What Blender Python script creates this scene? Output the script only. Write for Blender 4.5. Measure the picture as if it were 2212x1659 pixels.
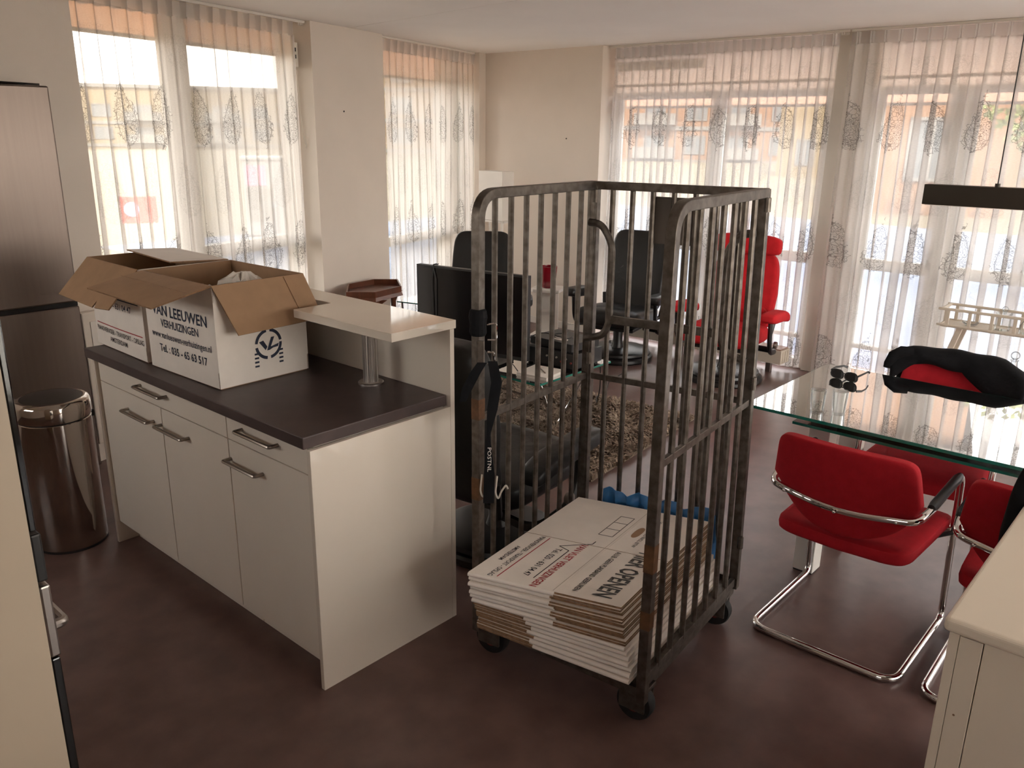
import bpy, bmesh, math, random
import numpy as np
from mathutils import Vector, Matrix

# ------------------------------------------------------------------ scene, camera, world, sun, exposure
for o in list(bpy.data.objects):
    bpy.data.objects.remove(o, do_unlink=True)
sc = bpy.context.scene
COL = sc.collection
PI = math.pi
rng = random.Random(7)

cam_d = bpy.data.cameras.new('camera')
cam = bpy.data.objects.new('camera', cam_d)
COL.objects.link(cam)
cam_d.sensor_width = 36.0
cam_d.lens = 36.0 * 1787.65 / 2212.0
cam_d.clip_start = 0.02
cam_d.clip_end = 500
CAM_H = 1.78
yaw, pitch, roll = math.radians(41.459), math.radians(-16.855), math.radians(0.6865)
f = Vector((math.cos(yaw) * math.cos(pitch), math.sin(yaw) * math.cos(pitch), math.sin(pitch)))
r = f.cross(Vector((0, 0, 1))).normalized()
u = r.cross(f)
r2 = math.cos(roll) * r + math.sin(roll) * u
u2 = -math.sin(roll) * r + math.cos(roll) * u
cam.matrix_world = Matrix(((r2.x, u2.x, -f.x, 0), (r2.y, u2.y, -f.y, 0), (r2.z, u2.z, -f.z, CAM_H), (0, 0, 0, 1)))
sc.camera = cam

world = bpy.data.worlds.new('sky')
sc.world = world
world.use_nodes = True
wn = world.node_tree
bg = wn.nodes['Background']
# bright hazy sky: warm white at the horizon, pale blue overhead
geo = wn.nodes.new('ShaderNodeTexCoord')
sepw = wn.nodes.new('ShaderNodeSeparateXYZ')
wn.links.new(geo.outputs['Generated'], sepw.inputs[0])
ramp = wn.nodes.new('ShaderNodeValToRGB')
ramp.color_ramp.elements[0].position = 0.0; ramp.color_ramp.elements[0].color = (1.0, 0.885, 0.80, 1)
ramp.color_ramp.elements[1].position = 0.7; ramp.color_ramp.elements[1].color = (0.90, 0.91, 0.97, 1)
wn.links.new(sepw.outputs[2], ramp.inputs[0])
wn.links.new(ramp.outputs[0], bg.inputs[0])
bg.inputs[1].default_value = 2.1

sun_d = bpy.data.lights.new('sun', 'SUN')
sun_d.energy = 2.2
sun_d.angle = math.radians(0.53)
sun_d.color = (1.0, 0.93, 0.82)
sun = bpy.data.objects.new('sun', sun_d)
COL.objects.link(sun)
sun.rotation_euler = Vector((math.cos(math.radians(38)) * math.cos(math.radians(42)), math.sin(math.radians(38)) * math.cos(math.radians(42)), -math.sin(math.radians(42)))).to_track_quat('-Z', 'Y').to_euler()

sc.view_settings.view_transform = 'Standard'
sc.view_settings.look = 'None'
sc.view_settings.gamma = 1.0
sc.view_settings.use_curve_mapping = False
sc.view_settings.exposure = 2.36
sc.cycles.max_bounces = 11
sc.cycles.diffuse_bounces = 6
sc.cycles.glossy_bounces = 5
sc.cycles.transmission_bounces = 8
sc.cycles.transparent_max_bounces = 20
sc.cycles.use_adaptive_sampling = True
sc.cycles.adaptive_threshold = 0.04
sc.cycles.sample_clamp_indirect = 6.0
sc.cycles.caustics_reflective = False
sc.cycles.caustics_refractive = False


# ------------------------------------------------------------------ materials
class NT:
    """tiny helper to write math in shader nodes"""
    def __init__(self, m):
        self.t = m.node_tree
    def node(self, typ, **kw):
        n = self.t.nodes.new(typ)
        for k, v in kw.items():
            setattr(n, k, v)
        return n
    def put(self, sock, v):
        if isinstance(v, bpy.types.NodeSocket):
            self.t.links.new(v, sock)
        else:
            sock.default_value = v
    def m(self, op, a, b=0.0, c=0.0):
        n = self.node('ShaderNodeMath', operation=op)
        self.put(n.inputs[0], a); self.put(n.inputs[1], b); self.put(n.inputs[2], c)
        return n.outputs[0]
    def mix(self, fac, a, b):
        n = self.node('ShaderNodeMixRGB')
        self.put(n.inputs[0], fac); self.put(n.inputs[1], a); self.put(n.inputs[2], b)
        return n.outputs[0]

MATS = {}
def srgb(r, g, b):
    def c(x):
        x /= 255.0
        return x / 12.92 if x <= 0.04045 else ((x + 0.055) / 1.055) ** 2.4
    return (c(r), c(g), c(b), 1.0)

def mat(name, col, rough=0.5, metal=0.0, var=0.06, scale=6.0, bump=0.0, bscale=120.0, spec=0.5, coat=0.0, col2=None, stretch=None, detail=3.0, lo=0.35, hi=0.65):
    if name in MATS:
        return MATS[name]
    m = bpy.data.materials.new(name)
    m.use_nodes = True
    h = NT(m)
    p = m.node_tree.nodes['Principled BSDF']
    c = col if len(col) == 4 else (*col, 1.0)
    tc = h.node('ShaderNodeTexCoord')
    vec = tc.outputs['Object']
    if stretch:
        mp = h.node('ShaderNodeMapping')
        mp.inputs['Scale'].default_value = stretch
        m.node_tree.links.new(vec, mp.inputs[0]); vec = mp.outputs[0]
    n = h.node('ShaderNodeTexNoise')
    n.inputs['Scale'].default_value = scale
    n.inputs['Detail'].default_value = detail
    m.node_tree.links.new(vec, n.inputs['Vector'])
    ramp = h.node('ShaderNodeMapRange')
    ramp.inputs[1].default_value = lo; ramp.inputs[2].default_value = hi
    m.node_tree.links.new(n.outputs[0], ramp.inputs[0])
    c2 = col2 if col2 else tuple(max(0.0, x * (1 - var * 2)) for x in c[:3]) + (1.0,)
    h.put(p.inputs['Base Color'], h.mix(ramp.outputs[0], c2 if len(c2) == 4 else (*c2, 1), c))
    p.inputs['Roughness'].default_value = rough
    p.inputs['Metallic'].default_value = metal
    p.inputs['Specular IOR Level'].default_value = spec
    p.inputs['Coat Weight'].default_value = coat
    p.inputs['Coat Roughness'].default_value = 0.05
    if bump > 0:
        b = h.node('ShaderNodeTexNoise')
        b.inputs['Scale'].default_value = bscale
        b.inputs['Detail'].default_value = 2.0
        m.node_tree.links.new(vec, b.inputs['Vector'])
        bn = h.node('ShaderNodeBump')
        bn.inputs['Strength'].default_value = bump
        bn.inputs['Distance'].default_value = 0.004
        m.node_tree.links.new(b.outputs[0], bn.inputs['Height'])
        m.node_tree.links.new(bn.outputs[0], p.inputs['Normal'])
    MATS[name] = m
    return m

def glass_mat(name, tint=(0.96, 0.98, 0.97), ior=1.5, refl=1.0, base=0.0):
    """thin sheet glass: clear transmission plus mirror reflection by Fresnel"""
    m = bpy.data.materials.new(name); m.use_nodes = True
    h = NT(m); t = m.node_tree
    t.nodes.remove(t.nodes['Principled BSDF'])
    out = t.nodes['Material Output']
    tr = h.node('ShaderNodeBsdfTransparent'); tr.inputs[0].default_value = (*tint, 1)
    gl = h.node('ShaderNodeBsdfGlossy'); gl.inputs['Roughness'].default_value = 0.01
    fr = h.node('ShaderNodeFresnel'); fr.inputs[0].default_value = ior
    mx = h.node('ShaderNodeMixShader')
    t.links.new(h.m('MINIMUM', h.m('ADD', h.m('MULTIPLY', fr.outputs[0], refl), base), 0.97), mx.inputs[0])
    t.links.new(tr.outputs[0], mx.inputs[1]); t.links.new(gl.outputs[0], mx.inputs[2])
    t.links.new(mx.outputs[0], out.inputs[0])
    return m

def sheer_mat(name, motifs=True, opacity=0.58, col=(0.86, 0.825, 0.80)):
    m = bpy.data.materials.new(name); m.use_nodes = True
    h = NT(m); t = m.node_tree
    t.nodes.remove(t.nodes['Principled BSDF'])
    out = t.nodes['Material Output']
    di = h.node('ShaderNodeBsdfDiffuse'); tl = h.node('ShaderNodeBsdfTranslucent'); tr = h.node('ShaderNodeBsdfTransparent')
    uv = h.node('ShaderNodeUVMap')
    sep = h.node('ShaderNodeSeparateXYZ'); t.links.new(uv.outputs[0], sep.inputs[0])
    U, V = sep.outputs[0], sep.outputs[1]
    color = (*col, 1)
    # fine weave: opacity flickers a little
    wv = h.node('ShaderNodeTexNoise'); wv.inputs['Scale'].default_value = 260; wv.inputs['Detail'].default_value = 1
    mp = h.node('ShaderNodeMapping'); mp.inputs['Scale'].default_value = (0.25, 1, 1)
    t.links.new(uv.outputs[0], mp.inputs[0]); t.links.new(mp.outputs[0], wv.inputs[0])
    op = h.m('ADD', opacity - 0.06, h.m('MULTIPLY', wv.outputs[0], 0.12))
    if motifs:
        RH, UW = 0.42, 0.42
        v = h.m('DIVIDE', h.m('ADD', V, 0.02), RH)
        row = h.m('FLOOR', v)
        zz = h.m('MULTIPLY', h.m('SUBTRACT', h.m('FRACT', v), 0.5), RH)
        odd = h.m('MODULO', row, 2.0)
        uu = h.m('ADD', h.m('DIVIDE', U, UW), h.m('MULTIPLY', odd, 0.5))
        colid = h.m('FLOOR', uu)
        sgn = h.m('SUBTRACT', h.m('MULTIPLY', h.m('MODULO', h.m('ABSOLUTE', colid), 2.0), 2.0), 1.0)
        cx = h.m('MULTIPLY', h.m('SUBTRACT', h.m('FRACT', uu), 0.5), UW)
        bend = h.m('MULTIPLY', h.m('MULTIPLY', h.m('POWER', h.m('ADD', zz, 0.21), 2.0), 0.35), sgn)
        cx = h.m('ADD', h.m('SUBTRACT', cx, bend), h.m('MULTIPLY', sgn, 0.02))
        e = h.m('DIVIDE', h.m('ADD', zz, 0.015), 0.165)
        w = h.m('MULTIPLY', h.m('SQRT', h.m('MAXIMUM', h.m('SUBTRACT', 1.0, h.m('MULTIPLY', e, e)), 0.0)), h.m('SUBTRACT', 0.104, h.m('MULTIPLY', zz, 0.27)))
        d = h.m('SUBTRACT', w, h.m('ABSOLUTE', cx))
        cmb = h.node('ShaderNodeCombineXYZ'); t.links.new(cx, cmb.inputs[0]); t.links.new(zz, cmb.inputs[1])
        vo = h.node('ShaderNodeTexVoronoi', feature='DISTANCE_TO_EDGE'); vo.inputs['Scale'].default_value = 42
        t.links.new(uv.outputs[0], vo.inputs[0])
        v2 = h.node('ShaderNodeTexVoronoi', feature='F1'); v2.inputs['Scale'].default_value = 42
        t.links.new(uv.outputs[0], v2.inputs[0])
        ring = h.m('LESS_THAN', h.m('ABSOLUTE', h.m('SUBTRACT', v2.outputs['Distance'], 0.26)), 0.05)
        lines = h.m('MAXIMUM', h.m('LESS_THAN', vo.outputs['Distance'], 0.045), ring)
        ragged = h.m('ADD', d, h.m('MULTIPLY', h.m('SUBTRACT', v2.outputs['Distance'], 0.4), 0.03))
        inside = h.m('GREATER_THAN', ragged, 0.0)
        rim = h.m('LESS_THAN', h.m('ABSOLUTE', h.m('SUBTRACT', d, 0.014)), 0.0022)
        mk = h.m('MAXIMUM', h.m('MULTIPLY', inside, lines), h.m('MULTIPLY', rim, h.m('GREATER_THAN', w, 0.01)))
        fade = h.m('SUBTRACT', 1.0, h.m('MULTIPLY', odd, 0.62))
        mk = h.m('MULTIPLY', mk, fade)
        mk = h.m('MULTIPLY', mk, h.m('LESS_THAN', V, 2.3))
        color = h.mix(mk, color, (0.30, 0.285, 0.275, 1))
        op = h.m('MINIMUM', h.m('ADD', op, h.m('MULTIPLY', mk, 0.26)), 1.0)
    h.put(di.inputs[0], color); h.put(tl.inputs[0], color)
    m1 = h.node('ShaderNodeMixShader'); m1.inputs[0].default_value = 0.45
    t.links.new(di.outputs[0], m1.inputs[1]); t.links.new(tl.outputs[0], m1.inputs[2])
    m2 = h.node('ShaderNodeMixShader'); h.put(m2.inputs[0], op)
    t.links.new(tr.outputs[0], m2.inputs[1]); t.links.new(m1.outputs[0], m2.inputs[2])
    t.links.new(m2.outputs[0], out.inputs[0])
    return m

M_wall = mat('wall_paint', srgb(226, 215, 204), 0.85, var=0.02, scale=3, bump=0.12, bscale=220)
M_ceil = mat('ceiling_paint', srgb(248, 243, 238), 0.9, var=0.015, scale=2, bump=0.06, bscale=160)
M_floor = mat('linoleum', srgb(116, 91, 85), 0.34, var=0.10, scale=7, col2=srgb(100, 77, 72), detail=8, spec=0.45, bump=0.03, bscale=300)
M_white = mat('white_lacquer', srgb(228, 217, 204), 0.22, var=0.01, spec=0.5)
M_whitegloss = mat('white_gloss_laminate', srgb(225, 213, 199), 0.05, var=0.01, spec=0.7, coat=0.6)
M_satin = mat('satin_white', srgb(226, 220, 212), 0.45, var=0.015)
M_frame = mat('window_frame_paint', srgb(225, 219, 208), 0.4, var=0.02)
M_counter = mat('dark_laminate', srgb(76, 62, 60), 0.42, var=0.12, scale=14, detail=6)
M_steelb = mat('brushed_steel', srgb(176, 168, 162), 0.34, 1.0, var=0.05, scale=40, stretch=(1, 1, 0.04))
M_steelv = mat('fridge_steel', srgb(122, 110, 103), 0.38, 1.0, var=0.03, scale=60, stretch=(1, 1, 0.03))
M_binsteel = mat('polished_bin_steel', srgb(190, 180, 172), 0.09, 1.0, var=0.04, scale=9)
M_chrome = mat('chrome', srgb(225, 222, 220), 0.06, 1.0, var=0.01)
M_handle = mat('handle_nickel', srgb(150, 140, 130), 0.32, 1.0, var=0.03)
M_galv = mat('galvanised_steel', srgb(112, 104, 97), 0.44, 0.8, var=0.1, scale=34, col2=srgb(84, 76, 69), detail=7, bump=0.05, bscale=90)
M_rust = mat('rusty_tape', srgb(112, 76, 48), 0.7, 0.1, var=0.2, scale=40)
M_carton = mat('carton_white', srgb(240, 230, 221), 0.75, var=0.035, scale=9, bump=0.05, bscale=60)
M_kraft = mat('carton_kraft', srgb(164, 130, 100), 0.8, var=0.05, scale=16, stretch=(1, 1, 1))
M_kraftd = mat('carton_edge', srgb(150, 116, 86), 0.85, var=0.18, scale=60)
M_navy = mat('print_navy', srgb(34, 40, 62), 0.7, var=0.05)
M_black_ink = mat('print_black', srgb(52, 48, 48), 0.7, var=0.05)
M_grey_ink = mat('print_grey', srgb(84, 80, 78), 0.7, var=0.05)
M_red_ink = mat('print_red', srgb(176, 44, 52), 0.7, var=0.05)
M_redfab = mat('red_fabric', srgb(176, 26, 38), 0.85, var=0.06, scale=30, bump=0.25, bscale=500, spec=0.25)
M_redfab2 = mat('red_wool', srgb(196, 32, 40), 0.85, var=0.06, scale=22, bump=0.25, bscale=420, spec=0.25)
M_leather = mat('black_leather', srgb(25, 24, 24), 0.40, var=0.10, scale=18, bump=0.3, bscale=32, spec=0.42)
M_blackwood = mat('black_wood', srgb(26, 24, 24), 0.35, var=0.1, scale=8)
M_plastic = mat('black_plastic', srgb(30, 29, 30), 0.45, var=0.08)
M_screen = mat('black_glass_screen', srgb(16, 15, 17), 0.12, var=0.05, spec=0.6)
M_oven = mat('oven_black_glass', srgb(18, 18, 18), 0.08, var=0.05, spec=0.6)
M_cloth = mat('black_cloth', srgb(24, 24, 27), 0.9, var=0.2, scale=20, bump=0.3, bscale=60, spec=0.2)
M_wood = mat('mahogany', srgb(104, 58, 38), 0.35, var=0.18, scale=7, stretch=(1, 8, 1), detail=5)
M_pot = mat('red_glaze', srgb(128, 18, 32), 0.12, var=0.05, spec=0.6)
M_trolley = mat('cream_painted_wood', srgb(206, 194, 178), 0.5, var=0.03)
M_benchtop = mat('bench_top', srgb(170, 140, 125), 0.45, var=0.05, scale=9, stretch=(6, 1, 1))
M_rug = mat('rug_pile', srgb(176, 158, 140), 0.95, var=0.15, scale=9, col2=srgb(128, 110, 96), spec=0.1)
M_rugback = mat('rug_backing', srgb(120, 104, 90), 0.95, var=0.1)
M_blue = mat('blue_plastic', srgb(58, 120, 178), 0.4, var=0.08, scale=30)
M_paper = mat('white_paper', srgb(225, 218, 210), 0.7, var=0.02)
M_rubber = mat('black_rubber', srgb(28, 26, 26), 0.7, var=0.1)
M_wheelred = mat('red_wheel_hub', srgb(140, 42, 36), 0.5, var=0.1)
M_cord = mat('white_cord', srgb(205, 196, 184), 0.6, var=0.04)
M_lamp = mat('lamp_bronze', srgb(60, 53, 46), 0.4, 0.6, var=0.05)
M_glass = glass_mat('window_glass', (0.95, 0.97, 0.96), 1.45, 0.8)
M_tabletop = glass_mat('table_glass', (0.80, 0.88, 0.85), 1.95, 2.9, 0.15)
M_gedge = mat('glass_edge_green', srgb(30, 112, 98), 0.15, var=0.05, spec=0.6)
M_clear = glass_mat('clear_glassware', (0.975, 0.985, 0.985), 1.35, 0.8)
M_sheer = sheer_mat('sheer_embroidered', True)
M_tape = sheer_mat('heading_tape_cloth', False, 0.93, (0.72, 0.69, 0.67))
M_screenfab = mat('sunscreen_fabric', srgb(236, 190, 160), 0.9, var=0.03)
M_beigebox = mat('blind_box_beige', srgb(222, 208, 192), 0.6, var=0.02)


# ------------------------------------------------------------------ geometry helpers
class G:
    def __init__(self):
        self.v = []; self.f = []; self.mi = []
    def add(self, vs, fs, M=None, mi=0):
        b = len(self.v)
        for p in vs:
            p = Vector(p)
            self.v.append(M @ p if M else p)
        for q in fs:
            self.f.append([b + i for i in q]); self.mi.append(mi)
        return self
    def box(self, x0, x1, y0, y1, z0, z1, M=None, mi=0):
        vs = [(x0, y0, z0), (x1, y0, z0), (x1, y1, z0), (x0, y1, z0), (x0, y0, z1), (x1, y0, z1), (x1, y1, z1), (x0, y1, z1)]
        fs = [(0, 3, 2, 1), (4, 5, 6, 7), (0, 1, 5, 4), (1, 2, 6, 5), (2, 3, 7, 6), (3, 0, 4, 7)]
        return self.add(vs, fs, M, mi)
    def bar(self, p0, p1, w, h, up=(0, 0, 1), mi=0):
        """rectangular bar between two points, w across, h along up"""
        p0, p1 = Vector(p0), Vector(p1)
        d = (p1 - p0).normalized(); upv = Vector(up)
        s = d.cross(upv)
        s = s.normalized() if s.length > 1e-6 else Vector((1, 0, 0))
        t = s.cross(d)
        vs = []
        for p in (p0, p1):
            for a, b in ((-1, -1), (1, -1), (1, 1), (-1, 1)):
                vs.append(p + s * (a * w / 2) + t * (b * h / 2))
        return self.add(vs, [(0, 1, 2, 3), (7, 6, 5, 4), (0, 4, 5, 1), (1, 5, 6, 2), (2, 6, 7, 3), (3, 7, 4, 0)], None, mi)
    def tube(self, pts, rad, n=10, closed=False, caps=True, mi=0, flat=1.0, rot=0.0, ref=None):
        pts = [Vector(p) for p in pts]
        k = len(pts)
        rads = rad if isinstance(rad, (list, tuple)) else [rad] * k
        tang = []
        for i in range(k):
            a = pts[(i - 1) % k] if (closed or i > 0) else pts[i]
            b = pts[(i + 1) % k] if (closed or i < k - 1) else pts[i]
            tang.append((b - a).normalized())
        ref = Vector(ref) if ref is not None else (Vector((0, 0, 1)) if abs(tang[0].z) < 0.9 else Vector((1, 0, 0)))
        nrm = (ref - tang[0] * ref.dot(tang[0])).normalized()
        vs = []
        for i in range(k):
            nrm = (nrm - tang[i] * nrm.dot(tang[i])).normalized()
            bi = tang[i].cross(nrm)
            for j in range(n):
                a = 2 * PI * j / n + rot
                vs.append(pts[i] + nrm * (math.cos(a) * rads[i]) + bi * (math.sin(a) * rads[i] * flat))
        fs = []
        for i in range(k if closed else k - 1):
            for j in range(n):
                i2 = (i + 1) % k; j2 = (j + 1) % n
                fs.append((i * n + j, i * n + j2, i2 * n + j2, i2 * n + j))
        if caps and not closed:
            fs.append(tuple(range(n))[::-1]); fs.append(tuple((k - 1) * n + j for j in range(n)))
        return self.add(vs, fs, None, mi)
    def cyl(self, p0, p1, rad, n=20, r1=None, mi=0):
        return self.tube([p0, p1], [rad, rad if r1 is None else r1], n, mi=mi)
    def lathe(self, prof, n=32, c=(0, 0, 0), M=None, mi=0, sx=1.0, sy=1.0):
        vs = []; fs = []
        k = len(prof)
        for rr, z in prof:
            for j in range(n):
                a = 2 * PI * j / n
                vs.append((c[0] + rr * math.cos(a) * sx, c[1] + rr * math.sin(a) * sy, c[2] + z))
        for i in range(k - 1):
            for j in range(n):
                j2 = (j + 1) % n
                fs.append((i * n + j, i * n + j2, (i + 1) * n + j2, (i + 1) * n + j))
        if prof[0][0] > 1e-6: fs.append(tuple(range(n))[::-1])
        if prof[-1][0] > 1e-6: fs.append(tuple((k - 1) * n + j for j in range(n)))
        return self.add(vs, fs, M, mi)
    def prism(self, poly, z0, z1, M=None, mi=0):
        n = len(poly)
        vs = [(x, y, z0) for x, y in poly] + [(x, y, z1) for x, y in poly]
        fs = [tuple(range(n))[::-1], tuple(range(n, 2 * n))] + [(i, (i + 1) % n, n + (i + 1) % n, n + i) for i in range(n)]
        return self.add(vs, fs, M, mi)
    def soft(self, sx, sy, sz, e=0.35, e2=0.5, nu=32, nv=18, M=None, fn=None, mi=0):
        """cushion: superellipsoid with half sizes sx, sy, sz"""
        vs = []; fs = []
        def pw(c, ex): return math.copysign(abs(c) ** ex, c)
        for i in range(nv + 1):
            ph = -PI / 2 + PI * i / nv
            for j in range(nu):
                th = 2 * PI * j / nu
                p = Vector((sx * pw(math.cos(ph), e2) * pw(math.cos(th), e), sy * pw(math.cos(ph), e2) * pw(math.sin(th), e), sz * pw(math.sin(ph), e2)))
                if fn: p = Vector(fn(p))
                vs.append(p)
        for i in range(nv):
            for j in range(nu):
                j2 = (j + 1) % nu
                fs.append((i * nu + j, i * nu + j2, (i + 1) * nu + j2, (i + 1) * nu + j))
        return self.add(vs, fs, M, mi)
    def slab(self, quad, th, mi=(0, 1, 2)):
        """sheet with thickness: quad is the upper face, mi = (upper, lower, edges)"""
        q = [Vector(p) for p in quad]
        n = (q[1] - q[0]).cross(q[-1] - q[0]).normalized()
        k = len(q)
        vs = q + [p - n * th for p in q]
        b = len(self.v)
        self.v += vs
        self.f.append([b + i for i in range(k)]); self.mi.append(mi[0])
        self.f.append([b + k + i for i in range(k)][::-1]); self.mi.append(mi[1])
        for i in range(k):
            self.f.append([b + (i + 1) % k, b + i, b + k + i, b + k + (i + 1) % k]); self.mi.append(mi[2])
        return self
    def build(self, name, m, parent=None, smooth=True, bevel=0.0, seg=2, loc=None, angle=35, sub=0, fix=True):
        me = bpy.data.meshes.new(name)
        me.from_pydata([tuple(p) for p in self.v], [], self.f)
        for mm in (m if isinstance(m, (list, tuple)) else [m]):
            me.materials.append(mm)
        me.polygons.foreach_set('material_index', self.mi)
        if fix:
            bm = bmesh.new(); bm.from_mesh(me)
            bmesh.ops.remove_doubles(bm, verts=bm.verts, dist=1e-6)
            bmesh.ops.recalc_face_normals(bm, faces=bm.faces)
            bm.to_mesh(me); bm.free()
        if smooth:
            me.polygons.foreach_set('use_smooth', [True] * len(me.polygons))
            me.set_sharp_from_angle(angle=math.radians(angle))
        me.update()
        o = bpy.data.objects.new(name, me)
        COL.objects.link(o)
        if parent: o.parent = parent
        if loc: o.location = loc
        if bevel > 0:
            b = o.modifiers.new('bevel', 'BEVEL'); b.width = bevel; b.segments = seg; b.limit_method = 'ANGLE'; b.angle_limit = math.radians(40)
        if sub:
            s = o.modifiers.new('sub', 'SUBSURF'); s.levels = sub; s.render_levels = sub
        return o

def fillet(pts, rad, n=5):
    """round the inner corners of a polyline"""
    pts = [Vector(p) for p in pts]
    out = [pts[0]]
    for i in range(1, len(pts) - 1):
        a, b, c = pts[i - 1], pts[i], pts[i + 1]
        da, dc = (a - b), (c - b)
        rr = min(rad[i] if isinstance(rad, (list, tuple)) else rad, da.length * 0.49, dc.length * 0.49)
        p0 = b + da.normalized() * rr; p1 = b + dc.normalized() * rr
        for k in range(n + 1):
            t = k / n
            out.append((1 - t) ** 2 * p0 + 2 * t * (1 - t) * b + t * t * p1)
    out.append(pts[-1])
    return out

def tag(o, label=None, cat=None, group=None, kind=None):
    if label: o['label'] = label
    if cat: o['category'] = cat
    if group: o['group'] = group
    if kind: o['kind'] = kind
    return o

def thing(name, label, cat, loc=(0, 0, 0), rz=0.0, group=None):
    o = bpy.data.objects.new(name, None)
    o.empty_display_size = 0.1
    COL.objects.link(o)
    o.location = loc; o.rotation_euler = (0, 0, rz)
    return tag(o, label, cat, group)

def struct(name, g, m, **kw):
    o = g.build(name, m, **kw)
    if o.parent is None: o['kind'] = 'structure'
    return o

def share(o, name=None, parent=None, loc=None, rot=None, scale=None):
    """another object with the same mesh"""
    c = o.copy()
    if name: c.name = name
    COL.objects.link(c)
    c.parent = parent
    if loc is not None: c.location = loc
    if rot is not None: c.rotation_euler = rot
    if scale is not None: c.scale = scale
    return c

def copy_tree(o, parent=None, **kw):
    c = o.copy(); COL.objects.link(c); c.parent = parent
    for ch in list(o.children):
        copy_tree(ch, c)
    return c

def text_mesh(s, size, bold=0.0, align='LEFT', width=None, shear=0.0):
    """lettering as flat mesh in the XY plane; returns verts, faces; scaled in x to the width asked"""
    cu = bpy.data.curves.new('t', 'FONT')
    cu.body = s; cu.size = size; cu.align_x = align; cu.offset = bold * size; cu.resolution_u = 2; cu.shear = shear
    ob = bpy.data.objects.new('t', cu); COL.objects.link(ob)
    dg = bpy.context.evaluated_depsgraph_get()
    me = bpy.data.meshes.new_from_object(ob.evaluated_get(dg))
    vs = [v.co.copy() for v in me.vertices]; fs = [list(p.vertices) for p in me.polygons]
    bpy.data.objects.remove(ob); bpy.data.curves.remove(cu); bpy.data.meshes.remove(me)
    if width and vs:
        x0 = min(v.x for v in vs); x1 = max(v.x for v in vs)
        k = width / (x1 - x0)
        for v in vs: v.x = (v.x - x0) * k
    return vs, fs

def frameM(origin, ex, ey):
    """matrix taking XY plane to origin + ex*x + ey*y"""
    ex = Vector(ex).normalized(); ey = Vector(ey); ey = (ey - ex * ex.dot(ey)).normalized(); ez = ex.cross(ey)
    o = Vector(origin)
    return Matrix(((ex.x, ey.x, ez.x, o.x), (ex.y, ey.y, ez.y, o.y), (ex.z, ey.z, ez.z, o.z), (0, 0, 0, 1)))

def lettering(name, s, size, m, M, x, y, parent, width=None, bold=0.01, lift=0.0008, rot=0.0):
    vs, fs = text_mesh(s, size, bold, width=width)
    R = M @ Matrix.Translation((x, y, lift)) @ Matrix.Rotation(rot, 4, 'Z')
    return G().add(vs, fs, R).build(name, m, parent, smooth=False, fix=False)


# ------------------------------------------------------------------ the room
CZ = 2.50
A_L = Vector((2.715, 4.842)); D_L = Vector((0.9634, 0.268)); N_L = Vector((-0.268, 0.9634))
ML = Matrix(((D_L.x, N_L.x, 0, A_L.x), (D_L.y, N_L.y, 0, A_L.y), (0, 0, 1, 0), (0, 0, 0, 1)))   # x along the left wall, y outwards
def PL(s, off=0.0):
    p = A_L + D_L * s + N_L * off
    return (p.x, p.y)
XR = 6.12                                    # face of the right wall
SC = (XR - A_L.x) / D_L.x                    # corner on the left wall
W1 = (-0.875, 0.967); W2 = (1.828, 3.405)
WT = 0.32

floor_poly = [(-1.3, -2.2), (6.7, -2.2), (6.7, 6.25), PL(SC + 0.3, WT), PL(-1.1, WT), (1.66, 5.2), (-1.3, 5.2)]
struct('floor', G().prism(floor_poly, -0.12, 0.0), M_floor, smooth=False)
# ceiling: two concrete planks with a fine joint between them
def jx(y): return 3.847 + (y - 3.455) * (4.067 - 3.847) / (5.171 - 3.455)
struct('ceiling', G().prism([(-1.3, -2.2), (jx(-2.2) - .003, -2.2), (jx(5.6) - .003, 5.6), PL(-1.1, WT), (1.66, 5.2), (-1.3, 5.2)], CZ, CZ + 0.2), M_ceil, smooth=False)
struct('ceiling', G().prism([(jx(-2.2) + .003, -2.2), (6.7, -2.2), (6.7, 6.25), PL(SC + 0.3, WT), (jx(5.6) + .003, 5.6)], CZ, CZ + 0.2), M_ceil, smooth=False)
struct('ceiling', G().prism([(-1.3, -2.2), (6.7, -2.2), (6.7, 6.25), (-1.3, 6.25)], CZ + 0.2, CZ + 0.3), M_ceil, smooth=False)

# left wall: three piers between two tall windows
struct('wall_left', G().prism([(1.66, 4.548), PL(W1[0]), PL(W1[0], WT), (1.66, 5.2)], 0, CZ), M_wall, smooth=False)
pier = struct('wall_left', G().prism([PL(W1[1]), PL(W2[0]), PL(W2[0], WT), PL(W1[1], WT)], 0, CZ), M_wall, smooth=False)
struct('wall_left', G().prism([PL(W2[1]), PL(SC), PL(SC + 0.45, WT), PL(W2[1], WT)], 0, CZ), M_wall, smooth=False)
# right wall: solid piece by the corner
wr = struct('wall_right', G().box(XR, XR + WT, 4.425, 6.2, 0, CZ), M_wall, smooth=False)
struct('baseboard_right', G().box(XR - 0.012, XR, 4.43, 5.775, 0, 0.055).box(XR - 0.016, XR, 4.43, 5.775, 0.055, 0.063), M_satin, smooth=False)
struct('baseboard_left', G().box(W1[1] + .005, W2[0] - .005, -0.012, 0, 0, 0.06, ML), M_satin, smooth=False)
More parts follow.
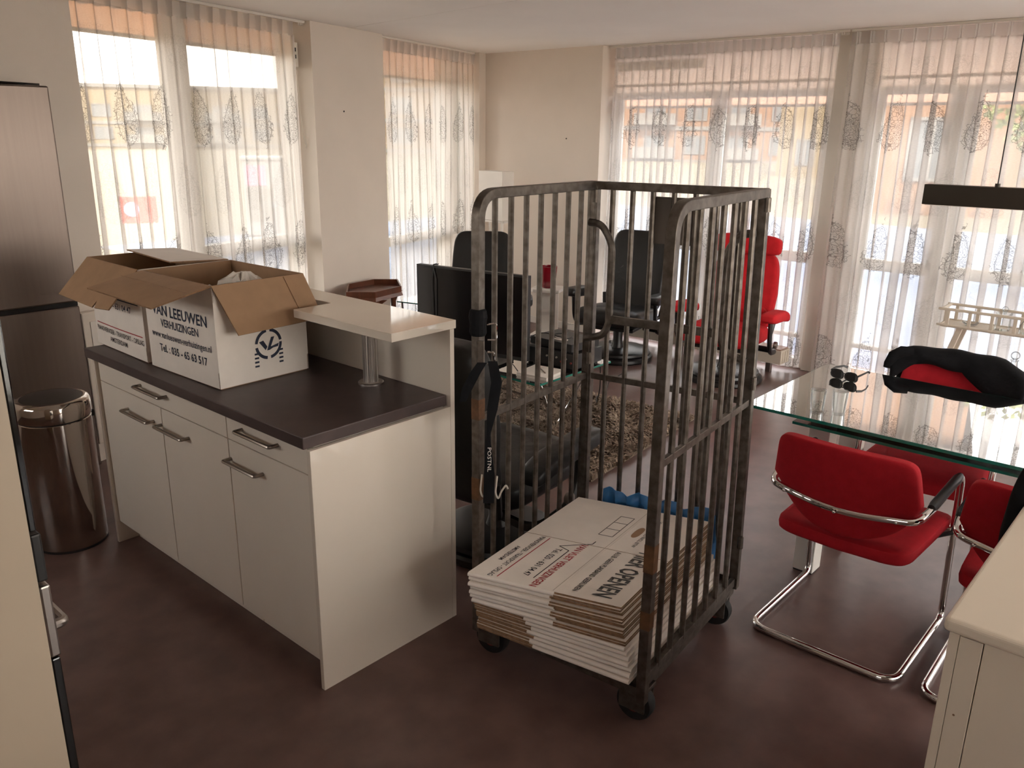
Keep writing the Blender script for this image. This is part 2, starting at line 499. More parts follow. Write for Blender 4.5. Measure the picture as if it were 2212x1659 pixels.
# walls behind the camera and round the kitchen corner
def holed(nm, g0, axis_x, a0, a1, h0, h1, lo, hi, z0, z1):
    g = G()
    for (p, q, zz0, zz1) in ((lo, a0, 0, CZ), (a1, hi, 0, CZ), (a0, a1, 0, z0), (a0, a1, z1, CZ)):
        g.box(p, q, h0, h1, zz0, zz1) if axis_x else g.box(h0, h1, p, q, zz0, zz1)
    return struct(nm, g, M_wall, smooth=False)
BW = (1.2, 6.1, 0.14, 2.42)                     # unseen window added behind the camera to brighten the room
KW = (3.1, 4.6, 1.35, 2.3)                    # unseen window added on the left to light the island fronts
holed('wall_back', None, True, BW[0], BW[1], -2.4, -2.2, -1.3, 6.7, BW[2], BW[3])
KW2 = (-0.8, 0.4, 1.4, 2.2)  # another unseen window, added to light the sideboard side
g = G()
for (p, q, za, zb) in ((-2.4, KW2[0], 0, CZ), (KW2[0], KW2[1], 0, KW2[2]), (KW2[0], KW2[1], KW2[3], CZ), (KW2[1], KW[0], 0, CZ), (KW[0], KW[1], 0, KW[2]), (KW[0], KW[1], KW[3], CZ), (KW[1], 5.2, 0, CZ)):
    g.box(-1.5, -1.3, p, q, za, zb)
struct('wall_kitchen', g, M_wall, smooth=False)
struct('wall_left', G().prism([PL(-2.7), (1.66, 4.548), (1.66, 5.0), (PL(-2.7)[0], 5.0)], 1.985, CZ), M_wall, smooth=False)   # bulkhead above the fridge
struct('wall_fridge', G().box(-1.3, 1.66, 5.0, 5.2, 0, CZ), M_wall, smooth=False)
struct('wall_sun_block', G().prism([(-2.9, -4.1), (6.75, -4.1), (6.75, 6.28), PL(-1.1, WT + .05), (1.66, 5.25), (-2.9, 5.25)], CZ + 0.31, 13.0), M_wall, smooth=False)  # unseen mass added to shade the near ground and keep sun out
for nm, pt in (('wall_plug', (*PL(1.30, -0.002), 1.92)), ('wall_plug', (XR - 0.002, 4.79, 1.74))):
    g = G(); g.lathe([(0.0, -0.002), (0.006, -0.002), (0.006, 0.002), (0.0, 0.002)], 10, M=Matrix.Rotation(PI / 2, 4, 'Y' if pt[0] > 6 else 'X'))
    o = g.build(nm, M_plastic, wr if pt[0] > 6 else pier); o.location = pt

# windows ---------------------------------------------------------------------
def trans_mat(name, col, tl=0.6):
    m = bpy.data.materials.new(name); m.use_nodes = True
    h = NT(m); t = m.node_tree
    p = t.nodes['Principled BSDF']; p.inputs['Roughness'].default_value = 0.9
    tc = h.node('ShaderNodeTexNoise'); tc.inputs['Scale'].default_value = 30
    c = h.mix(h.m('MULTIPLY', tc.outputs[0], 0.12), col, (0.4, 0.35, 0.3, 1))
    h.put(p.inputs['Base Color'], c)
    b = h.node('ShaderNodeBsdfTranslucent'); h.put(b.inputs[0], c)
    mx = h.node('ShaderNodeMixShader'); mx.inputs[0].default_value = tl
    t.links.new(p.outputs[0], mx.inputs[1]); t.links.new(b.outputs[0], mx.inputs[2]); t.links.new(mx.outputs[0], t.nodes['Material Output'].inputs[0])
    return m
M_awning = trans_mat('peach_awning_cloth', srgb(252, 226, 208), 0.7)

def window(name, M, s0, s1, z1, posts, bars, panes, off=0.16, dep=0.06, jamb=0.055):
    """posts (s0,s1,z0,z1); bars (s0,s1,z0,z1); panes (s0,s1,z0,z1): parts of one window frame"""
    w = struct(name, G().box(s0, s0 + jamb, off, off + dep, 0, z1, M).box(s1 - jamb, s1, off, off + dep, 0, z1, M).box(s0 + jamb, s1 - jamb, off, off + dep, z1 - 0.06, z1, M).box(s0 + jamb, s1 - jamb, off, off + dep, 0, 0.07, M), M_frame, smooth=False)
    for p in posts:
        G().box(p[0], p[1], off - 0.008, off + dep + .008, p[2], p[3], M).build('mullion', M_frame, w, smooth=False, bevel=.004)
    for p in bars:
        G().box(p[0], p[1], off - 0.006, off + dep + .006, p[2], p[3], M).build('transom', M_frame, w, smooth=False, bevel=.004)
    for p in panes:
        G().box(p[0], p[1], off + dep * 0.5 - .004, off + dep * 0.5 + .004, p[2], p[3], M).build('pane', M_glass, w, smooth=False)
    return w

j = 0.055
w1 = window('window_1', ML, W1[0], W1[1], CZ,
       [(-0.165, 0.0, 0.07, 2.44)],
       [(W1[0] + j, -0.165, 0.07, 0.22), (0.0, W1[1] - j, 0.98, 1.065), (0.0, W1[1] - j, 0.07, 0.16)],
       [(W1[0] + j, -0.165, 0.22, 2.44), (0.0, W1[1] - j, 1.065, 2.44), (0.0, W1[1] - j, 0.16, 0.98)])
w2 = window('window_2', ML, W2[0], W2[1], CZ,
       [(2.98, 3.13, 0.07, 2.44)],
       [(W2[0] + j, 2.98, 0.83, 0.91), (3.13, W2[1] - j, 0.83, 0.91)],
       [(W2[0] + j, 2.98, 0.91, 2.44), (W2[0] + j, 2.98, 0.07, 0.83), (3.13, W2[1] - j, 0.91, 2.44), (3.13, W2[1] - j, 0.07, 0.83)])
# right-hand window wall: x along -Y, y outwards (+X)
MR = Matrix(((0, 1, 0, XR), (-1, 0, 0, 4.425), (0, 0, 1, 0), (0, 0, 0, 1)))
def sy(y): return 4.425 - y
a1 = sy(2.49); a2 = sy(2.19)
w3 = window('window_3', MR, 0.0, a1, 2.13,
       [(sy(3.465), sy(3.375), 0.07, 2.07)],
       [(j, sy(3.465), 0.84, 0.92), (sy(3.375), a1 - j, 0.84, 0.92), (j, a1 - j, 0.24, 0.27)],
       [(j, sy(3.465), 0.92, 2.07), (sy(3.375), a1 - j, 0.92, 2.07), (j, sy(3.465), 0.27, 0.84), (sy(3.375), a1 - j, 0.27, 0.84)], off=0.22)
b_end = sy(-2.2)
w4 = window('window_4', MR, a2, b_end, 2.13,
       [(sy(1.69), sy(1.515), 0.07, 2.07), (sy(0.70), sy(0.60), 0.07, 2.07), (sy(-0.5), sy(-0.6), 0.07, 2.07)],
       [(a2 + j, sy(1.69), 0.84, 0.92), (sy(1.515), sy(0.70), 0.84, 0.92), (sy(0.60), sy(-0.5), 0.84, 0.92), (a2 + j, b_end - j, 0.24, 0.27)],
       [(a2 + j, sy(1.69), 0.92, 2.07), (sy(1.515), sy(0.70), 0.92, 2.07), (sy(0.60), sy(-0.5), 0.92, 2.07), (sy(-0.6), b_end - j, 0.92, 2.07), (a2 + j, sy(1.69), 0.27, 0.84), (sy(1.515), sy(0.70), 0.27, 0.84), (sy(0.60), sy(-0.5), 0.27, 0.84)], off=0.22)
MB = Matrix(((1, 0, 0, BW[0]), (0, -1, 0, -2.2), (0, 0, 1, BW[2]), (0, 0, 0, 1)))
bw, bh = BW[1] - BW[0], BW[3] - BW[2]
w5 = window('window_added_5', MB, 0.0, bw, bh, [(bw / 2 - .04, bw / 2 + .04, 0.07, bh - .06)], [], [(j, bw / 2 - .04, 0.07, bh - .06), (bw / 2 + .04, bw - j, 0.07, bh - .06)], off=0.08)
MK = Matrix(((0, -1, 0, -1.3), (1, 0, 0, KW[0]), (0, 0, 1, KW[2]), (0, 0, 0, 1)))
kw, kh = KW[1] - KW[0], KW[3] - KW[2]
w6 = window('window_added_6', MK, 0.0, kw, kh, [(kw / 2 - .04, kw / 2 + .04, 0.07, kh - .06)], [], [(j, kw / 2 - .04, 0.07, kh - .06), (kw / 2 + .04, kw - j, 0.07, kh - .06)], off=0.08)
MK2 = Matrix(((0, -1, 0, -1.3), (1, 0, 0, KW2[0]), (0, 0, 1, KW2[2]), (0, 0, 0, 1)))
kw, kh = KW2[1] - KW2[0], KW2[3] - KW2[2]
w7 = window('window_added_7', MK2, 0.0, kw, kh, [(kw / 2 - .04, kw / 2 + .04, 0.07, kh - .06)], [], [(j, kw / 2 - .04, 0.07, kh - .06), (kw / 2 + .04, kw - j, 0.07, kh - .06)], off=0.08)
struct('trim_1', G().box(a1, a2, 0.165, 0.32, 0, CZ, MR), M_frame, smooth=False, bevel=.004)            # post between the two windows
M_glowpanel = trans_mat('glow_panel', srgb(246, 238, 230), 0.5)  # translucency added so daylight makes the blind-box panels glow
struct('trim_2', G().box(0, a1, 0.20, 0.206, 2.13, CZ, MR), M_glowpanel, smooth=False)                     # panels above the right-hand windows
struct('trim_3', G().box(a2, b_end, 0.20, 0.206, 2.13, CZ, MR), M_glowpanel, smooth=False)
struct('trim_4', G().box(0.02, a1 - .02, 0.175, 0.20, 2.17, 2.19, MR).box(0.05, sy(3.55), 0.15, 0.20, 2.30, 2.37, MR), M_frame, smooth=False)
struct('trim_5', G().box(a2 + .02, b_end - .02, 0.175, 0.20, 2.17, 2.19, MR), M_frame, smooth=False)
# peach sun screens rolled a little way down outside the glass
for i, (Mx, s0, s1, z0, z1, off) in enumerate(((ML, W1[0], W1[1], 2.30, 2.49, 0.30), (ML, W2[0], W2[1], 2.24, 2.49, 0.30), (MR, 0.0, a1, 2.02, 2.14, 0.36), (MR, a2, b_end, 2.02, 2.14, 0.36))):
    s = thing('sun_screen', ('peach sun screen rolled down over the top of the window beside the fridge', 'peach sun screen rolled down over the narrow window near the room corner', 'peach sun screen edge above the window behind the recliners', 'peach sun screen edge above the window behind the dining table')[i], 'sun screen', group='outside sun screens')
    G().box(s0 + .02, s1 - .02, off, off + .004, z0, z1, Mx).build('screen_cloth', M_awning, s, smooth=False)
    G().box(s0 + .02, s1 - .02, off - .008, off + .014, z0 - .02, z0, Mx).build('bottom_bar', M_frame, s, smooth=False)

# curtains --------------------------------------------------------------------
def curtain(M, s0, s1, off, pleats, seed, label, group, z0=0.03, full=1.55, lap0=0.12, lap1=0.42):
    R = random.Random(seed)
    L = s1 - s0
    root = thing('sheer_curtain', label, 'curtain', group=group)
    zt = 2.40
    ncol = pleats * 14; nrow = 26
    amps = [R.uniform(0.55, 1.35) for _ in range(pleats + 2)]
    ph = [R.uniform(-0.5, 0.5) for _ in range(pleats + 2)]
    skew = [R.uniform(-0.035, 0.035) for _ in range(pleats + 2)]
    lapw = [R.uniform(lap0, lap1) for _ in range(pleats + 2)]
    lapd = [R.uniform(-0.25, 0.25) for _ in range(pleats + 2)]
    wob = [R.uniform(0, 6.28) for _ in range(pleats + 2)]
    P_ = L / pleats
    def shape(t, h):
        q = t * pleats; k = min(int(q + 1e-9), pleats - 1); fr = min(max(q - k, 0.0), 1.0)
        g_ = min(1.0, h * 1.6 + 0.12)
        lap = lapw[k] * (0.35 + 0.65 * g_) + 0.05 * math.sin(wob[k] + 4 * h)
        c = 0.56 + lapd[k] * h * 0.5                                   # where the fold sits in its pleat
        if fr < 0.5:
            a_ = fr / 0.5; xx = a_ * (c + lap / 2); d = 0.010 * math.sin(PI * a_) * g_ - 0.004 * g_ * math.sin(3 * PI * a_ + wob[k])
        elif fr < 0.72:
            a_ = (fr - 0.5) / 0.22; xx = c + lap / 2 - a_ * lap; d = 0.006 + 0.024 * math.sin(PI * a_ / 2) * (0.5 + 0.5 * amps[k] / 1.35)
        else:
            a_ = (fr - 0.72) / 0.28; xx = c - lap / 2 + a_ * (1 - c + lap / 2); d = 0.030 * math.cos(PI * a_ / 2) * (0.5 + 0.5 * amps[k] / 1.35)
        x = s0 + P_ * (k + xx) + skew[k] * (1 - fr) * h + skew[k + 1] * fr * h
        d += 0.020 * g_ * math.sin(q * 0.9 + wob[0])
        return x, d
    vs = []; uvs = []; fs = []
    for i in range(nrow + 1):
        h = i / nrow; z = zt - (zt - z0) * (h ** 1.0)
        for jn in range(ncol + 1):
            t = jn / ncol
            x, d = shape(t, h)
            vs.append(M @ Vector((x, off - d, z))); uvs.append((t * L * full + seed * 0.77, z))
    for i in range(nrow):
        for jn in range(ncol):
            a = i * (ncol + 1) + jn
            fs.append((a, a + 1, a + ncol + 2, a + ncol + 1))
    me = bpy.data.meshes.new('cloth'); me.from_pydata([tuple(v) for v in vs], [], fs)
    ul = me.uv_layers.new(name='UVMap')
    for lp in me.loops: ul.data[lp.index].uv = uvs[lp.vertex_index]
    me.materials.append(M_sheer); me.polygons.foreach_set('use_smooth', [True] * len(me.polygons))
    o = bpy.data.objects.new('cloth', me); COL.objects.link(o); o.parent = root
    # heading band with pinched pleats
    vs = []; fs = []; nc = pleats * 16; rows = 4
    for i in range(rows + 1):
        z = 2.385 + (2.478 - 2.385) * i / rows
        for jn in range(nc + 1):
            t = jn / nc; q = t * pleats; fr = q - int(q)
            pin = math.exp(-((fr - 0.5) / 0.05) ** 2) + math.exp(-((fr - 0.62) / 0.035) ** 2) * 0.7
            bow = -0.012 * math.sin(PI * ((fr + 0.5) % 1.0))
            vs.append(M @ Vector((s0 + L * t, off - 0.006 - 0.034 * pin * (0.75 + 0.25 * i / rows) - bow, z + 0.006 * math.sin(PI * fr) * (1 if i < 2 else 0))))
    for i in range(rows):
        for jn in range(nc):
            a = i * (nc + 1) + jn
            fs.append((a, a + 1, a + nc + 2, a + nc + 1))
    g = G(); g.add(vs, fs); hb = g.build('heading_tape', M_tape, root, fix=False)
    hb.data.uv_layers.new(name='UVMap')
    return root

CG = 'embroidered sheer curtains'
curtain(ML, -0.865, 0.86, 0.055, 17, 3, 'wide embroidered sheer curtain over the window beside the fridge', CG, lap0=.22, lap1=.5)
curtain(ML, 1.91, 3.395, 0.055, 15, 5, 'narrow embroidered sheer curtain nearest the room corner', CG, lap0=.3, lap1=.65)
curtain(MR, 0.06, sy(2.45), 0.095, 25, 8, 'embroidered sheer curtain behind the red and black recliners', CG, lap0=.1, lap1=.55)
curtain(MR, sy(2.37), sy(-2.1), 0.095, 48, 11, 'embroidered sheer curtain behind the glass dining table', CG, lap0=.1, lap1=.65)
def rail(M, s0, s1, off, label):
    t = thing('curtain_rail', label, 'curtain rail', group='ceiling curtain rails')
    G().box(s0, s1, off - .012, off + .012, CZ - .018, CZ - .001, M).build('track', M_satin, t, smooth=False, bevel=.002)
    for k in range(4):
        G().box(s1 - 0.02 - k * .014, s1 - 0.012 - k * .014, off - .006, off + .006, CZ - .034, CZ - .018, M).build('glider', M_satin, t, smooth=False)
    return t
rail(ML, W1[0] + .01, W1[1] - .005, 0.05, 'white ceiling curtain rail of the window beside the fridge')
rail(ML, W2[0] + .005, W2[1] - .01, 0.05, 'white ceiling curtain rail of the narrow corner window')
rail(MR, 0.01, sy(2.38), 0.095, 'white ceiling curtain rail above the recliners')
rail(MR, sy(2.37), sy(-2.15), 0.095, 'white ceiling curtain rail above the dining table')
# pull cord of the roller blind on the first window
t = thing('roller_blind_mount', 'small white blind bracket with hanging pull cord beside the wide left curtain', 'blind bracket')
p0 = ML @ Vector((0.925, 0.10, 2.18)); 
G().tube([p0, ML @ Vector((0.93, 0.095, 1.9)), ML @ Vector((0.945, 0.09, 1.72)), ML @ Vector((0.955, 0.085, 1.68))], 0.0018, 6).build('cord_line', M_cord, t)
G().tube([p0, ML @ Vector((0.92, 0.098, 1.95)), ML @ Vector((0.94, 0.092, 1.76)), ML @ Vector((0.962, 0.085, 1.675)), ML @ Vector((0.967, 0.085, 1.69))], 0.0018, 6).build('cord_line', M_cord, t)
G().soft(0.004, 0.004, 0.012, 1, 1, 8, 6, Matrix.Translation(ML @ Vector((0.955, 0.085, 1.67)))).build('toggle', M_cord, t)
G().box(0.89, 0.935, 0.09, 0.155, 2.20, 2.36, ML).build('housing', M_frame, t, smooth=False, bevel=.004)
for k in range(2): G().box(0.895, 0.91, 0.086, 0.09, 2.30 - k * .045, 2.325 - k * .045, ML).build('slot', M_plastic, t, smooth=False)
# white low panel on the wall strip between fridge and window
t = thing('wall_heater', 'flat white low wall panel with grey edges between fridge and window', 'panel heater')
G().box(-1.085, -0.905, -0.055, -0.012, 0.12, 0.85, ML).build('panel', M_white, t, smooth=False, bevel=.006)
G().box(-1.045, -0.945, -0.060, -0.055, 0.20, 0.80, ML).build('raised_field', M_satin, t, smooth=False, bevel=.003)
G().box(-1.07, -0.92, -0.012, 0.0, 0.2, 0.8, ML).build('bracket', M_steelb, t, smooth=False)


# ------------------------------------------------------------------ outside: square, far blocks, tree
GZ = -0.35
M_pave = mat('square_paving', srgb(112, 98, 74), 0.9, var=0.08, scale=0.6, detail=5)
M_cream = mat('cream_render', srgb(124, 106, 78), 0.9, var=0.05, scale=0.4)
M_brickY = mat('yellow_brick', srgb(120, 94, 62), 0.9, var=0.08, scale=1.2, stretch=(1, 1, 6))
M_brickO = mat('orange_brick', srgb(128, 92, 64), 0.9, var=0.10, scale=1.6, stretch=(1, 1, 8))
M_farwhite = mat('far_white_paint', srgb(109, 105, 100), 0.8, var=0.02)
M_farpane = mat('far_window_pane', srgb(93, 95, 96), 0.3, var=0.05, scale=0.5)
M_grey = mat('grey_street_steel', srgb(150, 148, 146), 0.6, var=0.03)
M_signred = mat('red_sign', srgb(222, 70, 60), 0.6, var=0.03)
M_pink = mat('pink_sign', srgb(214, 140, 170), 0.6, var=0.04)
M_leaf = mat('tree_leaf', srgb(138, 146, 84), 0.8, var=0.2, scale=3)
M_bark = mat('tree_bark', srgb(110, 92, 74), 0.9, var=0.2, scale=5)
struct('ground', G().box(-60, 240, -160, 240, GZ - 0.2, GZ), M_pave, smooth=False)

M_shadepave = mat('shade_blue_paving', srgb(112, 120, 136), 0.8, var=0.06, scale=2)  # cool cast of the shaded ground put into the paving colour
struct('ground', G().box(6.5, 22, -14, 16, GZ, GZ + 0.02), M_shadepave, smooth=False)

M_bounce = mat('bounce_paving', srgb(222, 214, 204), 0.9, var=0.03, scale=1)
struct('ground', G().box(-4, 9, -16, -2.5, GZ, GZ + 0.02), M_bounce, smooth=False)  # unseen pale ground added to bounce light up to the ceiling

def polar(hd, d):
    return (math.cos(math.radians(hd)) * d, math.sin(math.radians(hd)) * d)

def block(label, hd, d, x0, x1, height, rows, cols, m, win, z_first, dz, group=None, face=None, bands=True, depth=8, balcony=False):
    """a building whose front faces the room; x0..x1 across the view, rows/cols of windows"""
    px_, py_ = polar(hd, d)
    t = thing('apartment_block', label, 'building', (px_, py_, GZ), math.radians((hd if face is None else face) - 90), group)
    G().box(x0, x1, 0, depth, 0, height).build('wall', m, t, smooth=False)
    G().box(x0 - .3, x1 + .3, -.3, depth, height, height + .35).build('roof', M_farwhite, t, smooth=False)
    if bands:
        for k in range(rows):
            G().box(x0, x1, -.12, 0, z_first + k * dz - .75, z_first + k * dz - .45).build('band', M_farwhite, t, smooth=False)
    ww, wh = win
    fr = pn = None
    for k in range(rows):
        for i in range(cols):
            cx = x0 + (i + 0.5) * (x1 - x0) / cols
            loc = (cx, 0, z_first + k * dz)
            if fr is None:
                g = G(); b = .09
                g.box(-ww / 2, -ww / 2 + b, -.08, .02, 0, wh).box(ww / 2 - b, ww / 2, -.08, .02, 0, wh).box(-ww / 2, ww / 2, -.08, .02, 0, b).box(-ww / 2, ww / 2, -.08, .02, wh - b, wh).box(-.04, .04, -.08, .02, 0, wh)
                fr = g.build('window', M_farwhite, t, smooth=False); fr.location = loc
                pn = G().box(-ww / 2 + b, ww / 2 - b, -.03, .01, b, wh - b).build('pane', M_farpane, fr, smooth=False)
            else:
                f2 = share(fr, parent=t, loc=loc); share(pn, parent=f2)
            if balcony and i % 2 == 1:
                G().box(cx - ww, cx + ww, -1.2, 0, z_first + k * dz - .35, z_first + k * dz + .55).build('balcony', M_farwhite, t, smooth=False)
    return t
block('long low cream apartment block far across the square', 62, 104, -44, 22, 6.4, 2, 16, M_cream, (1.9, 1.35), 1.0, 2.35, balcony=True)
block('taller cream block seen through the narrow corner window', 47.5, 84, -12, 12, 12.5, 4, 6, M_brickY, (2.0, 1.5), 1.0, 2.8)
block('orange brick apartment block behind the recliner curtain', 30, 74, -15, 9, 14, 5, 7, M_brickO, (1.7, 1.5), 0.6, 2.7, balcony=True)
block('plain pale yellow building between two brick blocks', 21.5, 50, -2.6, 3.2, 12, 2, 2, M_cream, (1.0, 1.4), 0.6, 6.0, bands=False)
block('near orange brick building with a large white framed window', 14.5, 27, -2.6, 1.5, 9, 2, 1, M_brickO, (1.25, 1.75), 0.95, 3.2, bands=False, depth=5)
block('added brick block covering bright sky beyond the right end of the window wall', -6, 40, -16, 9, 11, 4, 8, M_brickY, (1.5, 1.5), 0.6, 2.7)  # added block, keeps bright sky out of the table reflection
# street furniture on the square
px_, py_ = polar(57.2, 18)
t = thing('street_cabinet', 'grey street cabinet with pink sign outside the left window', 'street cabinet', (px_, py_, GZ), math.radians(57.2 - 90))
G().box(-0.6, 0.6, 0, 0.7, 0.05, 1.55).box(-0.64, 0.64, -0.04, 0.74, 1.55, 1.62).build('body', M_grey, t, smooth=False, bevel=.02)
G().box(-0.5, 0.5, 0.1, 0.6, 0.0, 0.05).build('plinth', M_grey, t, smooth=False)
G().box(-0.56, -0.16, -0.02, 0, 1.05, 1.45).build('sign_plate', M_pink, t, smooth=False)
G().box(-0.56, -0.06, -0.02, 0, 0.35, 1.0).build('poster', M_farwhite, t, smooth=False)
px_, py_ = polar(65.5, 14)
t = thing('street_sign', 'red street sign board outside the left window', 'street sign', (px_, py_, GZ), math.radians(65.5 - 90))
G().box(-0.26, 0.26, 0, 0.03, 0.75, 1.15).build('board', M_signred, t, smooth=False, bevel=.01)
g = G(); g.lathe([(0.0, -.004), (0.11, -.004), (0.11, .004), (0.0, .004)], 20, M=Matrix.Translation((-0.1, -0.004, 0.96)) @ Matrix.Rotation(PI / 2, 4, 'X')); g.build('disc', M_pink, t)
for s in (-0.2, 0.2): G().cyl((s, 0.015, 0), (s, 0.015, 0.76), 0.02, 8).build('post', M_grey, t)
def tree(hd, d, h, rad, seed, label):
    px_, py_ = polar(hd, d)
    t = thing('street_tree', label, 'tree', (px_, py_, GZ), 0)
    R = random.Random(seed)
    g = G(); g.tube([(0, 0, 0), (0.05, 0, h * .3), (0, 0.08, h * .6)], [0.16, 0.13, 0.06], 8)
    for k in range(7):
        a = R.uniform(0, 2 * PI); z = h * R.uniform(.35, .55)
        g.tube([(0, 0, z), (math.cos(a) * rad * .6, math.sin(a) * rad * .6, z + h * .25)], [0.05, 0.015], 6)
    g.build('trunk', M_bark, t)
    vs = []; fs = []
    for k in range(2600):
        while True:
            p = Vector((R.uniform(-1, 1), R.uniform(-1, 1), R.uniform(-1, 1)))
            if p.length < 1: break
        c = Vector((p.x * rad, p.y * rad, h * .66 + p.z * h * .36))
        a = Vector((R.gauss(0, 1), R.gauss(0, 1), R.gauss(0, 1))).normalized() * 0.10
        b = a.cross(Vector((R.gauss(0, 1), R.gauss(0, 1), R.gauss(0, 1)))).normalized() * 0.06
        i = len(vs); vs += [c - a, c - b, c + a, c + b]; fs.append((i, i + 1, i + 2, i + 3))
    o = G().add(vs, fs).build('foliage', M_leaf, t, smooth=False, fix=False); o['kind'] = 'stuff'
tree(9.3, 21, 6.0, 1.9, 3, 'leafy street tree outside at the right end of the window wall')


# ------------------------------------------------------------------ kitchen island
ZC = 0.892
def handle(parent, y0, y1, z, x):
    g = G()
    p = fillet([(x, y0, z), (x - 0.032, y0, z), (x - 0.032, y1, z), (x, y1, z)], 0.006, 3)
    g.tube(p, 0.0062, 8, flat=1.25)
    return g.build('handle', M_handle, parent)
DX = 1.358
def unit(label, y0, y1, drawer_handles, doors, group):
    t = thing('base_cabinet', label, 'cabinet', (0, 0, 0), group=group)
    G().box(DX + .02, 1.93, y0 + .001, y1 - .001, 0.10, 0.850).build('carcass', M_white, t, smooth=False)
    G().box(DX + .078, DX + .094, y0 + .001, y1 - .001, 0.0, 0.098).build('plinth', M_white, t, smooth=False)
    d = G().box(DX, DX + .019, y0 + .0015, y1 - .0015, 0.762, 0.848).build('drawer', M_white, t, smooth=False, bevel=.0012)
    handle(d, drawer_handles[0], drawer_handles[1], 0.818, DX)
    for (a, b, h0, h1) in doors:
        dd = G().box(DX, DX + .019, a + .0015, b - .0015, 0.105, 0.758).build('door', M_white, t, smooth=False, bevel=.0012)
        handle(dd, h0, h1, 0.688, DX)
unit('wide white base cabinet with one drawer above two doors', 2.508, 3.525, (2.932, 3.142), [(2.508, 2.992, 2.79, 3.0), (2.994, 3.525, 3.062, 3.282)], 'island cabinets')
unit('narrow white base cabinet with one drawer and one door at the island end', 2.030, 2.506, (2.195, 2.405), [(2.030, 2.506, 2.298, 2.508 - .012)], 'island cabinets')
tag(G().box(1.336, 1.938, 2.021, 3.598, 0.853, ZC).build('worktop', M_counter, smooth=False, bevel=.003), 'dark brown laminate worktop on the white kitchen island', 'worktop')
t = thing('bar_counter', 'white gloss bar counter with raised top wrapping the kitchen island', 'bar counter', (0, 0, 0))
G().box(1.940, 1.960, 2.002, 3.60, 0, 1.131).build('back_panel', M_whitegloss, t, smooth=False, bevel=.0015)
G().box(1.346, 1.939, 2.002, 2.020, 0, 0.851).build('end_panel', M_whitegloss, t, smooth=False, bevel=.0015)
G().box(1.346, 1.939, 3.532, 3.550, 0, 0.851).build('end_panel', M_whitegloss, t, smooth=False, bevel=.0015)
G().prism([(1.676, 1.998), (1.966, 1.998), (1.966, 3.60), (1.842, 3.60), (1.842, 2.540), (1.676, 2.540)], 1.132, 1.162).build('bar_top', M_whitegloss, t, smooth=False, bevel=.002)
# fluted steel column
n = 36; prof = []
vs = []; fs = []
for z in (ZC + .008, 1.131):
    for k in range(n * 2):
        a = PI * k / n; rr = 0.0275 if k % 4 < 2 else 0.0255
        vs.append((1.846 + rr * math.cos(a), 2.325 + rr * math.sin(a), z))
m2 = n * 2
fs = [(k, (k + 1) % m2, m2 + (k + 1) % m2, m2 + k) for k in range(m2)]
G().add(vs, fs).build('column', M_steelb, t, angle=20)
g = G(); g.lathe([(0.0, 0), (0.047, 0), (0.047, 0.006), (0.043, 0.009), (0.0, 0.009)], 32, (1.846, 2.325, ZC)); g.build('column_foot', M_steelb, t)

# ------------------------------------------------------------------ moving cartons on the worktop
def carton(name, label, x0, x1, y0, y1, z0, h, rz=0.0, bulge=0.006):
    t = thing(name, label, 'moving box', ((x0 + x1) / 2, (y0 + y1) / 2, z0), rz)
    w, l = (x1 - x0) / 2, (y1 - y0) / 2
    th = 0.005
    mm = [M_carton, M_kraft, M_kraftd]
    def panel(pa, pb, out):
        # subdivided so the wall can bow out a little
        pa, pb, out = Vector(pa), Vector(pb), Vector(out)
        nu, nv = 8, 6
        vs = []; fs = []; mi = []
        g = G()
        for lay in (0, 1):
            for i in range(nv + 1):
                for k in range(nu + 1):
                    a = k / nu; b = i / nv
                    p = pa.lerp(pb, a) + Vector((0, 0, 0.004 + (h - 0.004) * b))
                    p += out * (bulge * math.sin(PI * a) * math.sin(PI * b) - (th if lay else 0))
                    vs.append(p)
        S = (nu + 1) * (nv + 1)
        for i in range(nv):
            for k in range(nu):
                a = i * (nu + 1) + k
                fs.append((a, a + 1, a + nu + 2, a + nu + 1)); mi.append(0)
                fs.append((S + a, S + a + nu + 1, S + a + nu + 2, S + a + 1)); mi.append(1)
        for k in range(nu):
            for base in (0, nv * (nu + 1)):
                a = base + k; fs.append((a, a + 1, S + a + 1, S + a)); mi.append(2)
        for i in range(nv):
            for base in (0, nu):
                a = i * (nu + 1) + base; fs.append((a, a + nu + 1, S + a + nu + 1, S + a)); mi.append(2)
        g.v = vs; g.f = [list(q) for q in fs]; g.mi = mi
        return g.build('side_panel', mm, t)
    panel((-w, l, 0), (-w, -l, 0), (-1, 0, 0))
    panel((-w, -l, 0), (w, -l, 0), (0, -1, 0))
    panel((w, -l, 0), (w, l, 0), (1, 0, 0))
    panel((w, l, 0), (-w, l, 0), (0, 1, 0))
    G().box(-w + th, w - th, -l + th, l - th, 0, .006).build('bottom_panel', mm[1], t, smooth=False)
    return t, w, l, h, mm
def flap(t, mm, hinge0, hinge1, out0, out1, inner_up=True, notch=None, name='flap'):
    """inner (kraft) face up when opened outwards"""
    q = [Vector(p) for p in notch] if notch else [Vector(hinge0), Vector(hinge1), Vector(out1), Vector(out0)]
    n = (q[1] - q[0]).cross(q[-1] - q[0])
    if n.z < 0: q = q[::-1]
    return G().slab(q, 0.005, (1, 0, 2) if inner_up else (0, 1, 2)).build(name, mm, t, smooth=False)

